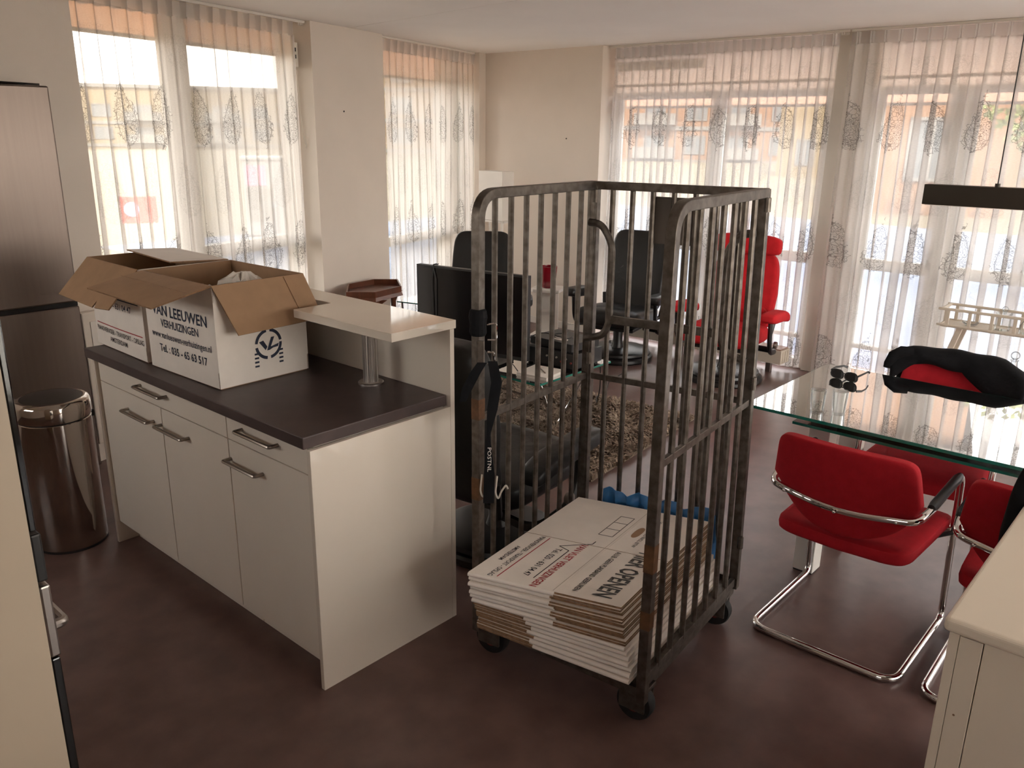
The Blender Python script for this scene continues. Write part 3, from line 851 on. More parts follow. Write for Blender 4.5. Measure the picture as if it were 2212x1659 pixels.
def hug(t, w, l, h, bulge=0.006):
    for ch in t.children:
        if not (ch.name.startswith('lettering') or ch.name.startswith('print') or ch.name.startswith('emblem')): continue
        me = ch.data
        bm = bmesh.new(); bm.from_mesh(me)
        es = [e for e in bm.edges if e.calc_length() > .05]
        if es: bmesh.ops.subdivide_edges(bm, edges=es, cuts=8)
        bm.to_mesh(me); bm.free()
        side = sum(v.co.y for v in me.vertices) / len(me.vertices) < -l + .002
        for v in me.vertices:
            b = min(max(v.co.z / h, 0), 1)
            a = min(max(((v.co.x + w) / (2 * w)) if side else ((l - v.co.y) / (2 * l)), 0), 1)
            k_ = bulge * math.sin(PI * a) * math.sin(PI * b) + .0010
            if side: v.co.y = -l - k_
            else: v.co.x = -w - k_
        me.update()
bx, w, l, h, mm = carton('moving_box', 'open white moving box with navy lettering and blue emblem on the worktop', 1.412, 1.792, 2.640, 3.128, ZC, 0.375, math.radians(1.5))
flap(bx, mm, (-w, l, h), (-w, -l, h), (-w - .195, l + .03, h - .045), (-w - .195, -l + .05, h - .055))
G().bar((-w - .075, l + .01, h - .012), (-w - .080, -l + .02, h - .0165), .0016, .0008).build('crease', M_kraftd, bx, smooth=False)
flap(bx, mm, (-w, -l, h), (w, -l, h), (-w + .045, -l - .075, h - .170), (w + .03, -l - .07, h - .165))
G().bar((0.10, -l - .003, h - .002), (0.135, -l - .072, h - .163), .0016, .0016).build('crease', M_kraftd, bx, smooth=False)
flap(bx, mm, (w, -l, h), (w, l, h), (w + .06, -l + .01, h - .17), (w + .06, l - .01, h - .17))
G().box(-w + .02, w - .02, -l + .02, l - .02, .02, .24).build('packed_contents', M_cloth, bx, smooth=False)
# crumpled packing paper
def crumple(nm, parent, c, sx, sy_, sz, seed, m):
    R = random.Random(seed)
    g = G(); g.soft(sx, sy_, sz, .8, .9, 18, 10, fn=lambda p: (c[0] + p.x * R.uniform(.75, 1.15), c[1] + p.y * R.uniform(.75, 1.15), c[2] + p.z * R.uniform(.75, 1.15)))
    return g.build(nm, m, parent, smooth=False)
crumple('packing_paper', bx, (0.03, -0.08, 0.30), .09, .08, .075, 4, M_paper)
crumple('packing_paper', bx, (-0.07, 0.02, 0.27), .07, .10, .06, 6, M_paper)
Mf = frameM((-w - .0005, l, 0), (0, -1, 0), (0, 0, 1))
lettering('lettering', 'VAN LEEUWEN', 0.056, M_navy, Mf, 0.055, 0.222, bx, 0.385, 0.020, .0065)
lettering('lettering', 'VERHUIZINGEN', 0.042, M_navy, Mf, 0.115, 0.178, bx, 0.265, 0.016, .0065)
lettering('lettering', 'www.vanleeuwen-verhuizingen.nl', 0.036, M_navy, Mf, 0.035, 0.132, bx, 0.42, 0.009, .0065)
lettering('lettering', 'Tel. : 035 - 65 63 517', 0.042, M_navy, Mf, 0.085, 0.078, bx, 0.335, 0.015, .0065)
Mr = frameM((-w, -l - .0065, 0), (1, 0, 0), (0, 0, 1))
def arc_band(cx, cy, r0, r1, a0, a1, n=14):
    vs = []; fs = []
    for i in range(n + 1):
        a = math.radians(a0 + (a1 - a0) * i / n)
        vs += [(cx + r0 * math.cos(a), cy + r0 * math.sin(a), 0), (cx + r1 * math.cos(a), cy + r1 * math.sin(a), 0)]
    for i in range(n): fs.append((2 * i, 2 * i + 1, 2 * i + 3, 2 * i + 2))
    return vs, fs
cx, cy = 0.205, 0.135
for a0, a1 in ((-82, 0), (8, 82), (98, 172), (188, 262)):
    vs, fs = arc_band(cx, cy, .046, .0575, a0, a1)
    G().add(vs, fs, Mr).build('emblem_arc', M_navy, bx, smooth=False, fix=False)
for poly in ([(-.040, .012), (-.022, .016), (-.006, -.010), (-.014, -.022)], [(-.008, -.024), (.003, -.024), (.026, .024), (.012, .024)], [(.003, -.024), (.008, -.012), (.044, -.004), (.040, -.016), (.018, -.018)]):
    G().add([(cx + x, cy + y, 0) for x, y in poly], [tuple(range(len(poly)))], Mr).build('emblem_stroke', M_navy, bx, smooth=False, fix=False)
for k in range(4):
    for sgn in (-1, 1):
        x0_ = cx + sgn * .052 - .009
        zz = cy - .034 - k * .0155
        G().add([(x0_, zz, 0), (x0_ + .018, zz, 0), (x0_ + .018, zz + .007, 0), (x0_, zz + .007, 0)], [(0, 1, 2, 3)], Mr).build('emblem_bar', M_navy, bx, smooth=False, fix=False)

hug(bx, w, l, h)
ba, w, l, h, mm = carton('moving_box', 'open white moving box with red lettering at the far end of the worktop', 1.412, 1.792, 3.160, 3.635, ZC, 0.372, math.radians(-1.0))
hv = Vector((-.125, 0, -.150)).normalized()
def fp(y, d): return Vector((-w, y, h)) + hv * d
flap(ba, mm, None, None, None, None, notch=[fp(l, 0), fp(-l, 0), fp(-l + .02, .185), fp(-l + .135, .195), fp(-l + .150, .165), fp(-l + .158, .196), fp(l + .03, .19)])
flap(ba, mm, (-w, l, h), (w, l, h), (-w + .02, l + .05, h - .17), (w - .02, l + .05, h - .17))
flap(ba, mm, (w, -l, h + .004), (w, l, h + .004), (-w * .25, -l + .02, h + .014), (-w * .25, l - .06, h + .024), inner_up=False)
G().box(-w + .02, w - .02, -l + .02, l - .02, .02, .27).build('packed_contents', M_paper, ba, smooth=False)
Mf = frameM((-w - .0005, l, 0), (0, -1, 0), (0, 0, 1))
lettering('lettering', 'VAN VLIET VERHUIZINGEN', 0.040, M_red_ink, Mf, 0.035, 0.238, ba, 0.41, 0.010, .0065)
G().add([(0.03, .226, 0), (0.445, .226, 0), (0.445, .230, 0), (0.03, .230, 0)], [(0, 1, 2, 3)], Mf @ Matrix.Translation((0, 0, .0065))).build('print_rule', M_navy, ba, smooth=False, fix=False)
lettering('lettering', 'Tel. 020 - 631 04 47', 0.036, M_navy, Mf, 0.09, 0.186, ba, 0.29, 0.010, .0065)
G().add([(0.025, .100, 0), (0.455, .100, 0), (0.455, .104, 0), (0.025, .104, 0)], [(0, 1, 2, 3)], Mf @ Matrix.Translation((0, 0, .0065))).build('print_rule', M_red_ink, ba, smooth=False, fix=False)
lettering('lettering', 'PIANOVERVOER - TRANSPORT - OPSLAG', 0.030, M_black_ink, Mf, 0.02, 0.068, ba, 0.44, 0.004, .0065)
lettering('lettering', 'AMSTERDAM', 0.030, M_black_ink, Mf, 0.14, 0.034, ba, 0.165, 0.006, .0065)

hug(ba, w, l, h)
# ------------------------------------------------------------------ bin, fridge, oven cabinet
t = thing('pedal_bin', 'tall polished steel waste bin beside the island', 'waste bin', (1.218, 3.712, 0))
R_ = 0.146
g = G(); g.lathe([(0.0, 0.0), (R_ - .002, 0.0), (R_ - .002, .012)], 48); g.build('base_ring', M_rubber, t)
g = G(); g.lathe([(R_ - .001, .012), (R_, .014), (R_, .585), (R_ - .003, .588)], 64); g.build('body', M_binsteel, t)
g = G(); g.lathe([(R_ - .004, .588), (R_ - .004, .594)], 48); g.build('seam', M_rubber, t)
g = G(); g.lathe([(R_ + .001, .594), (R_ + .003, .600), (R_ + .003, .655), (R_ - .002, .668), (R_ - .012, .676), (R_ - .022, .677)], 64); g.build('lid', M_binsteel, t)
g = G(); g.lathe([(0.0, .684), (.07, .682), (R_ - .024, .677), (R_ - .022, .670)], 48); g.build('lid_cap', mat('bin_cap_grey', srgb(62, 55, 52), .35), t)
G().box(.128, .156, -.03, .012, .560, .592).build('hinge', M_plastic, t, smooth=False, bevel=.003)

t = thing('fridge', 'tall brushed steel fridge freezer against the left wall', 'fridge', (1.03, 4.38, 0))
G().box(0.005, 0.602, 0.06, 0.58, 0.045, 1.965).build('body', M_steelb, t, smooth=False, bevel=.006)
G().box(0.0, 0.607, 0.0, 0.055, 0.940, 1.968).build('door', M_steelv, t, smooth=False, bevel=.008)
G().box(0.0, 0.607, 0.0, 0.055, 0.050, 0.918).build('door', M_steelv, t, smooth=False, bevel=.008)
G().box(0.004, 0.604, 0.012, 0.058, 0.918, 0.940).build('gap', M_rubber, t, smooth=False)
G().box(0.02, 0.59, 0.03, 0.06, 0.012, 0.045).build('plinth', M_rubber, t, smooth=False)
for x in (0.06, 0.55):
    for y in (0.08, 0.52): G().cyl((x, y, 0), (x, y, .045), .02, 12).build('foot', M_rubber, t)
G().box(0.10, 0.275, -.004, -.0005, 1.235, 1.275).build('sticker', mat('pale_yellow_label', srgb(206, 200, 140), .6, var=.04), t, smooth=False)

M_cream_panel = mat('cream_cabinet_panel', srgb(186, 170, 150), .45, var=.015)
t = thing('oven_cabinet', 'tall white built-in cabinet at the left edge of the picture', 'cabinet', (0, 0, 0))
OX = 0.452
G().box(-.14, OX, 1.600, 1.618, 0, 2.25).build('side_panel', M_cream_panel, t, smooth=False, bevel=.001)
G().box(-.14, OX, 2.212, 2.230, 0, 2.25).build('side_panel', M_cream_panel, t, smooth=False)
G().box(-.14, -.12, 1.618, 2.212, 0, 2.25).build('back_panel', M_cream_panel, t, smooth=False)
G().box(-.12, OX - .022, 1.618, 2.212, 1.50, 1.518).build('shelf', M_cream_panel, t, smooth=False)
G().box(-.12, OX - .022, 1.618, 2.212, 0.40, 0.418).build('shelf', M_cream_panel, t, smooth=False)
G().box(OX - .02, OX, 1.62, 2.21, 1.52, 2.25).build('door', M_white, t, smooth=False, bevel=.002)
G().box(OX - .02, OX, 1.62, 2.21, 0.10, 0.395).build('drawer', M_white, t, smooth=False, bevel=.002)
G().box(OX - .08, OX - .06, 1.62, 2.21, 0.0, 0.098).build('plinth', M_white, t, smooth=False)
t = thing('built_in_oven', 'built-in oven with black glass door and bar handle at the left edge', 'oven', (0, 0, 0))
G().box(0.02, OX - .002, 1.622, 2.208, 0.42, 0.930).build('body', M_plastic, t, smooth=False)
G().box(OX, OX + .020, 1.603, 2.205, 0.945, 1.045).build('control_panel', M_plastic, t, smooth=False, bevel=.004)
G().box(OX - .02, OX, 1.63, 2.2, 0.945, 1.045).build('panel_bracket', M_plastic, t, smooth=False)
G().box(OX + .001, OX + .018, 1.603, 2.205, 0.425, 0.775).build('door_glass', M_oven, t, smooth=False, bevel=.003)
G().box(OX + .001, OX + .021, 1.603, 2.205, 0.778, 0.935).build('door_frame', M_steelb, t, smooth=False, bevel=.004)
g = G(); g.tube(fillet([(OX + .018, 1.66, .815), (OX + .052, 1.66, .815), (OX + .052, 2.15, .815), (OX + .018, 2.15, .815)], .01, 3), .011, 10); g.build('handle', M_steelb, t)
t = thing('built_in_microwave', 'built-in black glass microwave above the oven at the left edge', 'microwave', (0, 0, 0))
G().box(0.1, OX - .002, 1.622, 2.208, 1.055, 1.495).build('body', M_plastic, t, smooth=False)
G().box(OX + .001, OX + .014, 1.603, 2.205, 1.052, 1.498).build('door_glass', M_oven, t, smooth=False, bevel=.003)


# ------------------------------------------------------------------ roll cage
FL, FR, BL, BR = Vector((1.845, 1.776)), Vector((1.902, 1.129)), Vector((2.516, 1.835)), Vector((2.636, 1.215))
CT, CM, CB = 1.603, 0.884, 0.165
cage = thing('roll_cage', 'galvanised steel roll cage on castors holding flattened cartons', 'roll cage', ((FL.x + BR.x) / 2, (FL.y + BR.y) / 2, 0))
off3 = Vector(cage.location)
SH = Vector((-r.x, -r.y)) * 0.013
def tilt(P, z):
    """the rear right corner leans a touch"""
    s = (z - 0.88) / 0.72
    return Vector((P.x + SH.x * s, P.y + SH.y * s, z)) if (P - BR).length < 0.01 else Vector((P.x, P.y, z))
def lerp2(Pa, Pb, q, z):
    return tilt(Pa, z).lerp(tilt(Pb, z), q) - off3
SQ = 0.0155 * math.sqrt(2)
def cage_side(Pa, Pb, nb, round_front=True, chamfer=False, back=False):
    d2 = (Pb - Pa).normalized(); ref = (d2.x, d2.y, 0)
    low = 0.095 if not back else CB
    path = [lerp2(Pa, Pb, 0, low), lerp2(Pa, Pb, 0, CT), lerp2(Pa, Pb, 1, CT)]
    if round_front:
        path = fillet(path, 0.085, 8)
        G().tube(path, SQ, 4, rot=PI / 4, ref=ref).build('frame_tube', M_galv, cage, bevel=.002, angle=30)
    else:
        G().tube([lerp2(Pa, Pb, 0.012, CB - .02), lerp2(Pa, Pb, 0.012, CT)], SQ, 4, rot=PI / 4, ref=ref).build('post', M_galv, cage, bevel=.002)
        G().bar(lerp2(Pa, Pb, 0, CT), lerp2(Pa, Pb, 1, CT), .03, .028).build('top_rail', M_galv, cage, smooth=False, bevel=.002)
    G().tube([lerp2(Pa, Pb, 1, CB - (.02 if not chamfer else 0)), lerp2(Pa, Pb, 1, CT + .012)], SQ, 4, rot=PI / 4, ref=ref).build('post', M_galv, cage, bevel=.002)
    for nm, z, hh in (('mid_rail', CM, .024), ('bottom_rail', CB + .008, .034)):
        G().bar(lerp2(Pa, Pb, 0.015, z), lerp2(Pa, Pb, 0.985, z), .016, hh).build(nm, M_galv, cage, smooth=False, bevel=.0015)
    for k in range(nb):
        q = (k + 1) / (nb + 1)
        G().tube([lerp2(Pa, Pb, q, CB + .01), lerp2(Pa, Pb, q, CT - .008)], 0.0098, 8, ref=ref, rot=PI / 8).build('bar', M_galv, cage)
cage_side(FL, BL, 7)
cage_side(FR, BR, 7)
cage_side(BL, BR, 7, round_front=False, back=True)
# hinge sleeves on the rear posts
for P in (BL, BR):
    for z in (CT - .06, CM + .05, .32):
        G().cyl(tilt(P, z) - off3 + Vector((-.012, -.018, 0)), tilt(P, z + .045) - off3 + Vector((-.012, -.018, 0)), .011, 10).build('hinge', M_galv, cage)
# deck
inx = 0.02
dk = [lerp2(FL, FR, 0.02, .14), lerp2(FL, FR, 0.98, .14), lerp2(BL, BR, 0.98, .14), lerp2(BL, BR, 0.02, .14)]
g = G(); g.prism([(p.x, p.y) for p in dk], .150, .172); g.build('deck', M_galv, cage, smooth=False)
for a, b in ((0, 1), (1, 2), (2, 3), (3, 0)):
    G().bar(Vector((dk[a].x, dk[a].y, .135)), Vector((dk[b].x, dk[b].y, .135)), .03, .03).build('deck_edge', M_galv, cage, smooth=False)
# castors
for q, (P, Q) in enumerate(((FL, BR), (FR, BL), (BL, FR), (BR, FL))):
    c2 = P + (Q - P).normalized() * 0.055
    c = Vector((c2.x, c2.y, 0)) - off3; c.z = 0
    ang = (0.15, 0.1, 0.3, 0.2)[q]
    Mc = Matrix.Translation(c) @ Matrix.Rotation(ang, 4, 'Z')
    fk = G().box(-.034, -.026, -.045, .045, .045, .135, Mc).box(.026, .034, -.045, .045, .045, .135, Mc).box(-.034, .034, -.05, .05, .12, .135, Mc)
    fk.build('castor_fork', M_galv, cage, smooth=False, bevel=.003)
    g = G(); g.lathe([(.030, -.02), (.058, -.02), (.062, -.012), (.062, .012), (.058, .02), (.030, .02)], 28, M=Mc @ Matrix.Translation((0, 0, .062)) @ Matrix.Rotation(PI / 2, 4, 'Y')); wheel = g.build('wheel', M_rubber, cage)
    g = G(); g.lathe([(.0, -.022), (.030, -.021), (.030, .021), (.0, .022)], 20, M=Mc @ Matrix.Translation((0, 0, .062)) @ Matrix.Rotation(PI / 2, 4, 'Y')); g.build('hub', M_wheelred, wheel)
# half gate in the rear panel
gp = [lerp2(BL, BR, 0.01, 1.472), lerp2(BL, BR, .09, 1.468), lerp2(BL, BR, .165, 1.40), lerp2(BL, BR, .165, 1.11), lerp2(BL, BR, .13, 1.055), lerp2(BL, BR, 0.01, 1.035)]
G().tube(fillet([p + Vector((-.03, 0, 0)) for p in gp], .06, 5), .0135, 8).build('gate_tube', M_galv, cage)
gq = [lerp2(BL, BR, 0.99, 1.472), lerp2(BL, BR, .91, 1.468), lerp2(BL, BR, .835, 1.40), lerp2(BL, BR, .835, 1.11), lerp2(BL, BR, .87, 1.055), lerp2(BL, BR, 0.99, 1.035)]
G().tube(fillet([p + Vector((-.03, 0, 0)) for p in gq], .06, 5), .0135, 8).build('gate_tube', M_galv, cage)
G().bar(lerp2(BL, BR, .165, 1.12) + Vector((-.03, 0, 0)), lerp2(BL, BR, .835, 1.12) + Vector((-.03, 0, 0)), .018, .030).build('gate_rail', M_galv, cage, smooth=False, bevel=.002)
# grey document plate hung behind the rear panel, with a small pale label
pq = [lerp2(BL, BR, .345, 1.572), lerp2(BL, BR, .345, 1.408), lerp2(BL, BR, .645, 1.408), lerp2(BL, BR, .645, 1.572)]
pl = G().slab([p + Vector((.014, 0, 0)) for p in pq], .004, (0, 0, 0)).build('document_plate', mat('plate_grey', srgb(98, 88, 80), .6, var=.08), cage, smooth=False)
lq = [lerp2(BL, BR, .50, 1.525), lerp2(BL, BR, .50, 1.498), lerp2(BL, BR, .56, 1.498), lerp2(BL, BR, .56, 1.525)]
G().slab([p + Vector((.006, 0, 0)) for p in lq], .001, (0, 0, 0)).build('label_sticker', mat('grey_sticker', srgb(150, 142, 132), .6), pl, smooth=False)
# worn tape on the posts
for P, Q, z0, z1 in ((FL, BL, .885, .955), (FL, BL, .60, .68), (FR, BR, .55, .64), (FR, BR, .36, .42)):
    d2 = (Q - P).normalized()
    G().tube([Vector((P.x, P.y, z0)) - off3, Vector((P.x, P.y, z1)) - off3], SQ * 1.02, 4, rot=PI / 4, ref=(d2.x, d2.y, 0)).build('worn_tape', M_rust, cage)
# lashing strap with buckle on the front left post
st = thing('lashing_strap', 'black lashing strap with steel buckle tied round the left cage post', 'strap', (FL.x, FL.y, 0))
def ribbon(pts, wv, th=.002):
    """flat webbing: pts centre line, wv width vector per point"""
    vs = []; fs = []
    k = len(pts)
    for p, wd in zip(pts, wv):
        p = Vector(p); wd = Vector(wd)
        t_ = wd.cross(Vector((0, 0, 1)))
        t_ = t_.normalized() * th if t_.length > 1e-5 else Vector((0, th, 0))
        vs += [p - wd / 2, p + wd / 2, p + wd / 2 + t_, p - wd / 2 + t_]
    for i in range(k - 1):
        for q in range(4):
            fs.append((i * 4 + q, i * 4 + (q + 1) % 4, i * 4 + 4 + (q + 1) % 4, i * 4 + 4 + q))
    fs += [(0, 1, 2, 3), (4 * k - 4, 4 * k - 3, 4 * k - 2, 4 * k - 1)]
    return G().add(vs, fs)
rr_ = Vector((r.x, r.y, 0))                                            # the webbing lies across the opening
toC = Vector((-.7, -.7, 0))
g = G(); g.lathe([(.0235, 1.165), (.028, 1.175), (.026, 1.20), (.030, 1.225), (.027, 1.245), (.0235, 1.25)], 14); g.build('wrapped_webbing', M_cloth, st, smooth=False)
g = G(); g.box(-.006, .020, -.034, -.026, 1.075, 1.155, Matrix.Rotation(-PI / 4, 4, 'Z')); g.build('buckle_plate', M_galv, st, smooth=False, bevel=.003)
G().tube(fillet([rr_ * .03 + Vector((0, 0, 1.11)), rr_ * .05 + Vector((0, 0, 1.11)), rr_ * .052 + Vector((0, 0, 1.075)), rr_ * .03 + Vector((0, 0, 1.07))], .006), .0035, 6).build('buckle_wire', M_chrome, st)
G().tube(fillet([rr_ * .028 + Vector((0, 0, 1.20)), rr_ * .058 + Vector((0, 0, 1.205)), rr_ * .058 + Vector((0, 0, 1.15)), rr_ * .03 + Vector((0, 0, 1.15))], .008), .0028, 6).build('buckle_wire', M_chrome, st)
b0 = toC * .035
ribbon([b0 + rr_ * .045 + Vector((0, 0, 1.09)), b0 + rr_ * .058 + Vector((0, 0, 1.02)), b0 + rr_ * .045 + Vector((0, 0, .93)), b0 + rr_ * .032 + Vector((0, 0, .84)), b0 + rr_ * .036 + Vector((0, 0, .70)), b0 + rr_ * .034 + Vector((0, 0, .60))],
       [rr_ * .03, rr_ * .035, rr_ * .034, rr_ * .012, rr_ * .036, rr_ * .036]).build('strap_tail', M_cloth, st)
ribbon([b0 + rr_ * .012 + Vector((0, 0, 1.085)), b0 + rr_ * -.01 + Vector((0, 0, 1.05)), b0 + rr_ * -.035 + Vector((0, 0, 1.0)), b0 + rr_ * -.05 + Vector((0, 0, .955))],
       [rr_ * .03, rr_ * .034, rr_ * .034, rr_ * .02]).build('strap_tail', M_cloth, st)
Mt = frameM(b0 * 1.12 + rr_ * .024 + Vector((0, 0, .80)), (0, 0, -1), rr_)
lettering('strap_print', 'POSTNL', .018, M_paper, Mt, 0, .006, st, .085, .004, .003)
wk = thing('wire_hook', 'two bent pale wire hooks hanging between left post and first bar of cage', 'hook', (FL.x, FL.y, 0))
for k, (a, zt) in enumerate(((.012, .70), (.062, .695))):
    pts = [rr_ * a + toC * .03 + Vector((0, 0, zt)), rr_ * (a - .006) + toC * .03 + Vector((0, 0, zt - .06)), rr_ * (a + .004) + toC * .03 + Vector((0, 0, zt - .085)), rr_ * (a + .014) + toC * .03 + Vector((0, 0, zt - .055)), rr_ * (a + .03) + toC * .03 + Vector((0, 0, zt - .03)), rr_ * (a + .036) + toC * .03 + Vector((0, 0, zt - .045))]
    G().tube(fillet(pts, .012, 4), .0032, 8).build('wire', M_cord, wk)

# ------------------------------------------------------------------ flattened cartons in the cage
TH = math.radians(7.5)
ex = Vector((math.cos(TH), math.sin(TH), 0)); ey = Vector((-math.sin(TH), math.cos(TH), 0))
SCN = Vector((2.122, 1.480, 0)); LA, LB = 0.715, 0.500
SKEW = 0.20
ORD = ['', 'second', 'third', 'fourth', 'fifth', 'sixth', 'seventh', 'eighth', 'ninth', 'tenth', 'eleventh', 'twelfth', 'thirteenth', 'fourteenth', 'fifteenth', 'sixteenth', 'seventeenth', 'eighteenth', 'nineteenth', 'twentieth']
Rk = random.Random(12)
zk = 0.1725
NK = 14
for k in range(NK):
    th = 0.0158 + Rk.uniform(-.0014, .0018)
    gap = 0.0022
    qk = k / (NK - 1)
    LB = .560 + (.500 - .560) * qk; SKEW = .04 + .16 * qk
    SCN = Vector((2.158, 1.468, 0)).lerp(Vector((2.122, 1.480, 0)), qk)
    top = k == NK - 1
    flip = k < NK * 0.5
    o = thing('flattened_carton', 'flattened white moving carton with red and grey print on top of the caged stack' if top else 'flattened white moving carton, %s from the top of the caged stack' % ORD[NK - 1 - k], 'flattened box',
              SCN + ex * Rk.uniform(-.008, .008) + ey * (Rk.uniform(-.004, .004)) + Vector((0, 0, zk)), TH + Rk.uniform(-.012, .012), 'flattened cartons in the roll cage')
    ha, hb = LA / 2, LB / 2
    sp = -0.03 + Rk.uniform(-.01, .01)
    # folded side: white rounded nose; cut side: layered kraft edges, set back a little
    wl_, wr_ = ((sp, hb) if not flip else (-hb, sp + .10))
    kl_, kr_ = ((-hb, sp) if not flip else (sp + .10, hb))
    g = G(); n = 6
    poly = [(ha, 0), (ha, th)] + [(-ha + th / 2 - (th / 2) * math.sin(PI * i / n), th / 2 + th / 2 * math.cos(PI * i / n)) for i in range(n + 1)]
    vs = [(x, wl_, z) for x, z in poly] + [(x, wr_, z) for x, z in poly]; m_ = len(poly)
    g.add(vs, [tuple(range(m_)), tuple(range(m_, 2 * m_))[::-1]] + [(i, (i + 1) % m_, m_ + (i + 1) % m_, m_ + i) for i in range(m_)])
    g.build('folded_half', M_carton, o, angle=50)
    for q in range(2):
        z0 = q * th / 2
        s_ = Rk.uniform(.0, .010)
        gg = G().slab([(-ha + s_, kl_, z0 + th / 2 - .0006), (ha - .004, kl_, z0 + th / 2 - .0006), (ha - .004, kr_, z0 + th / 2 - .0006), (-ha + s_, kr_, z0 + th / 2 - .0006)], th / 2 - .0012, (0, 0, 1))
        gg.build('flap_layer', [M_carton, M_kraftd], o, smooth=False)
    if top:
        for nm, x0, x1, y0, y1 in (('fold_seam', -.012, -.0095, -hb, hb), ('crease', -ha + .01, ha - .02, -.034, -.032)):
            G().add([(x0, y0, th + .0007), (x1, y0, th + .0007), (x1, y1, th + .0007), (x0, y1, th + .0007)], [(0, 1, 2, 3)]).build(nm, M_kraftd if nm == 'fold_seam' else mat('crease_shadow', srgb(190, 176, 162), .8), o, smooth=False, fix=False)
        Mp = frameM((ha, hb, th), (-1, 0, 0), (0, -1, 0))
        lettering('lettering', 'AMSTERDAM', .022, M_black_ink, Mp, 0.477, .030, o, .115, .012)
        lettering('lettering', 'PIANOVERVOER - TRANSPORT - OPSLAG', .024, M_black_ink, Mp, 0.377, .060, o, .325, .012)
        lettering('lettering', 'Tel. 020 - 631 04 47', .030, M_black_ink, Mp, 0.437, .150, o, .215, .012)
        lettering('lettering', 'VAN VLIET VERHUIZINGEN', .034, M_red_ink, Mp, 0.372, .205, o, .335, .018)
        lettering('lettering', 'A.U.B. GEEN PLAKBAND GEBRUIKEN', .025, M_black_ink, Mp, 0.377, .330, o, .300, .014)
        lettering('lettering', 'HIER OPENEN', .085, M_grey_ink, Mp, 0.347, .395, o, .330, .022)
        lettering('lettering', 'HUURPRIJS \u20ac 2,25 INCL. BTW', .019, M_grey_ink, Mp, .085, .350, o, .235, .008)
        def rule(x0, y0, x1, y1, wd, m):
            G().bar(Mp @ Vector((x0, y0, .0006)), Mp @ Vector((x1, y1, .0006)), wd, .0006).build('print_rule', m, o, smooth=False)
        rule(0.377, .092, 0.697, .092, .003, M_red_ink)
        rule(0.657, .192, 0.437, .192, .0028, M_black_ink)
        rule(0.437, .192, 0.417, .148, .0028, M_black_ink)
        rule(0.417, .148, 0.357, .235, .0028, M_black_ink)
        rule(0.357, .235, 0.334, .235, .0028, M_black_ink)
        for y0 in (.215, .265): rule(.10, y0, .275, y0, .002, M_black_ink)
        for x0 in (.10, .158, .217, .275): rule(x0, .215, x0, .265, .002, M_black_ink)
        vs = []
        for i in range(20):
            a = 2 * PI * i / 20
            vs.append(Mp @ Vector((.205 + .045 * math.copysign(abs(math.cos(a)) ** .7, math.cos(a)), .325 + .014 * math.sin(a), .0006)))
        G().add(vs, [tuple(range(20))]).build('hand_hole', M_kraft, o, smooth=False, fix=False)
        vs2 = [v + Vector((0, .003, .0002)) for v in vs]
    for ch in o.children:
        for v_ in ch.data.vertices: v_.co.x -= SKEW * v_.co.y
        ch.data.update()
    zk += th + gap
# blue plastic sheet squeezed between the stack and the rear panel
Rb = random.Random(3)
g = G(); nb_, nz_ = 26, 6
vs = []; fs = []
pA, pB = Vector((2.488, 1.70, 0)), Vector((2.594, 1.27, 0))
for i in range(nz_ + 1):
    for k in range(nb_ + 1):
        q = k / nb_
        p = pA.lerp(pB, q) + Vector((.010 * math.sin(k * 1.9 + i) + Rb.uniform(-.004, .004) - .012 * (i / nz_) ** 2, 0, .20 + (.255 + .012 * math.sin(k * .9)) * i / nz_))
        vs.append(p)
for i in range(nz_):
    for k in range(nb_):
        a = i * (nb_ + 1) + k; fs.append((a, a + 1, a + nb_ + 2, a + nb_ + 1))
o = g.add(vs, fs).build('plastic_sheet', M_blue, fix=False)
sm = o.modifiers.new('thick', 'SOLIDIFY'); sm.thickness = .002
tag(o, 'crumpled blue plastic sheet behind the flattened cartons in the cage', 'plastic sheet')


# ------------------------------------------------------------------ dining table and chairs
TX0, TX1, TY0, TY1, TZ = 3.00, 3.83, -0.40, 1.392, 0.750
t = thing('dining_table', 'long glass dining table with green edges and white square legs', 'table', (0, 0, 0))
G().box(TX0, TX1, TY0, TY1, TZ - .012, TZ).build('glass_top', M_tabletop, t, smooth=False)
def glass_edges(parent, x0, x1, y0, y1, z0, z1):
    e = .0022
    for a in ((x0 - e, x0, y0 - e, y1 + e), (x1, x1 + e, y0 - e, y1 + e), (x0, x1, y0 - e, y0), (x0, x1, y1, y1 + e)):
        G().box(*a, z0, z1).build('glass_edge', M_gedge, parent, smooth=False)
glass_edges(t, TX0, TX1, TY0, TY1, TZ - .0118, TZ - .0002)
G().box(3.035, 3.80, -.30, 1.205, .700, .711).build('lower_leaf', M_tabletop, t, smooth=False)
glass_edges(t, 3.035, 3.80, -.30, 1.205, .7002, .7108)
for x, y in ((3.235, 1.155), (3.60, 1.155), (3.235, -.20), (3.60, -.20)):
    G().box(x - .043, x + .043, y - .043, y + .043, .006, .699).build('leg', M_satin, t, smooth=False, bevel=.003)
    G().box(x - .04, x + .04, y - .04, y + .04, 0, .006).build('foot', M_rubber, t, smooth=False)
    G().box(x - .04, x + .04, y - .04, y + .04, .7115, .7378).build('spacer', M_steelb, t, smooth=False)

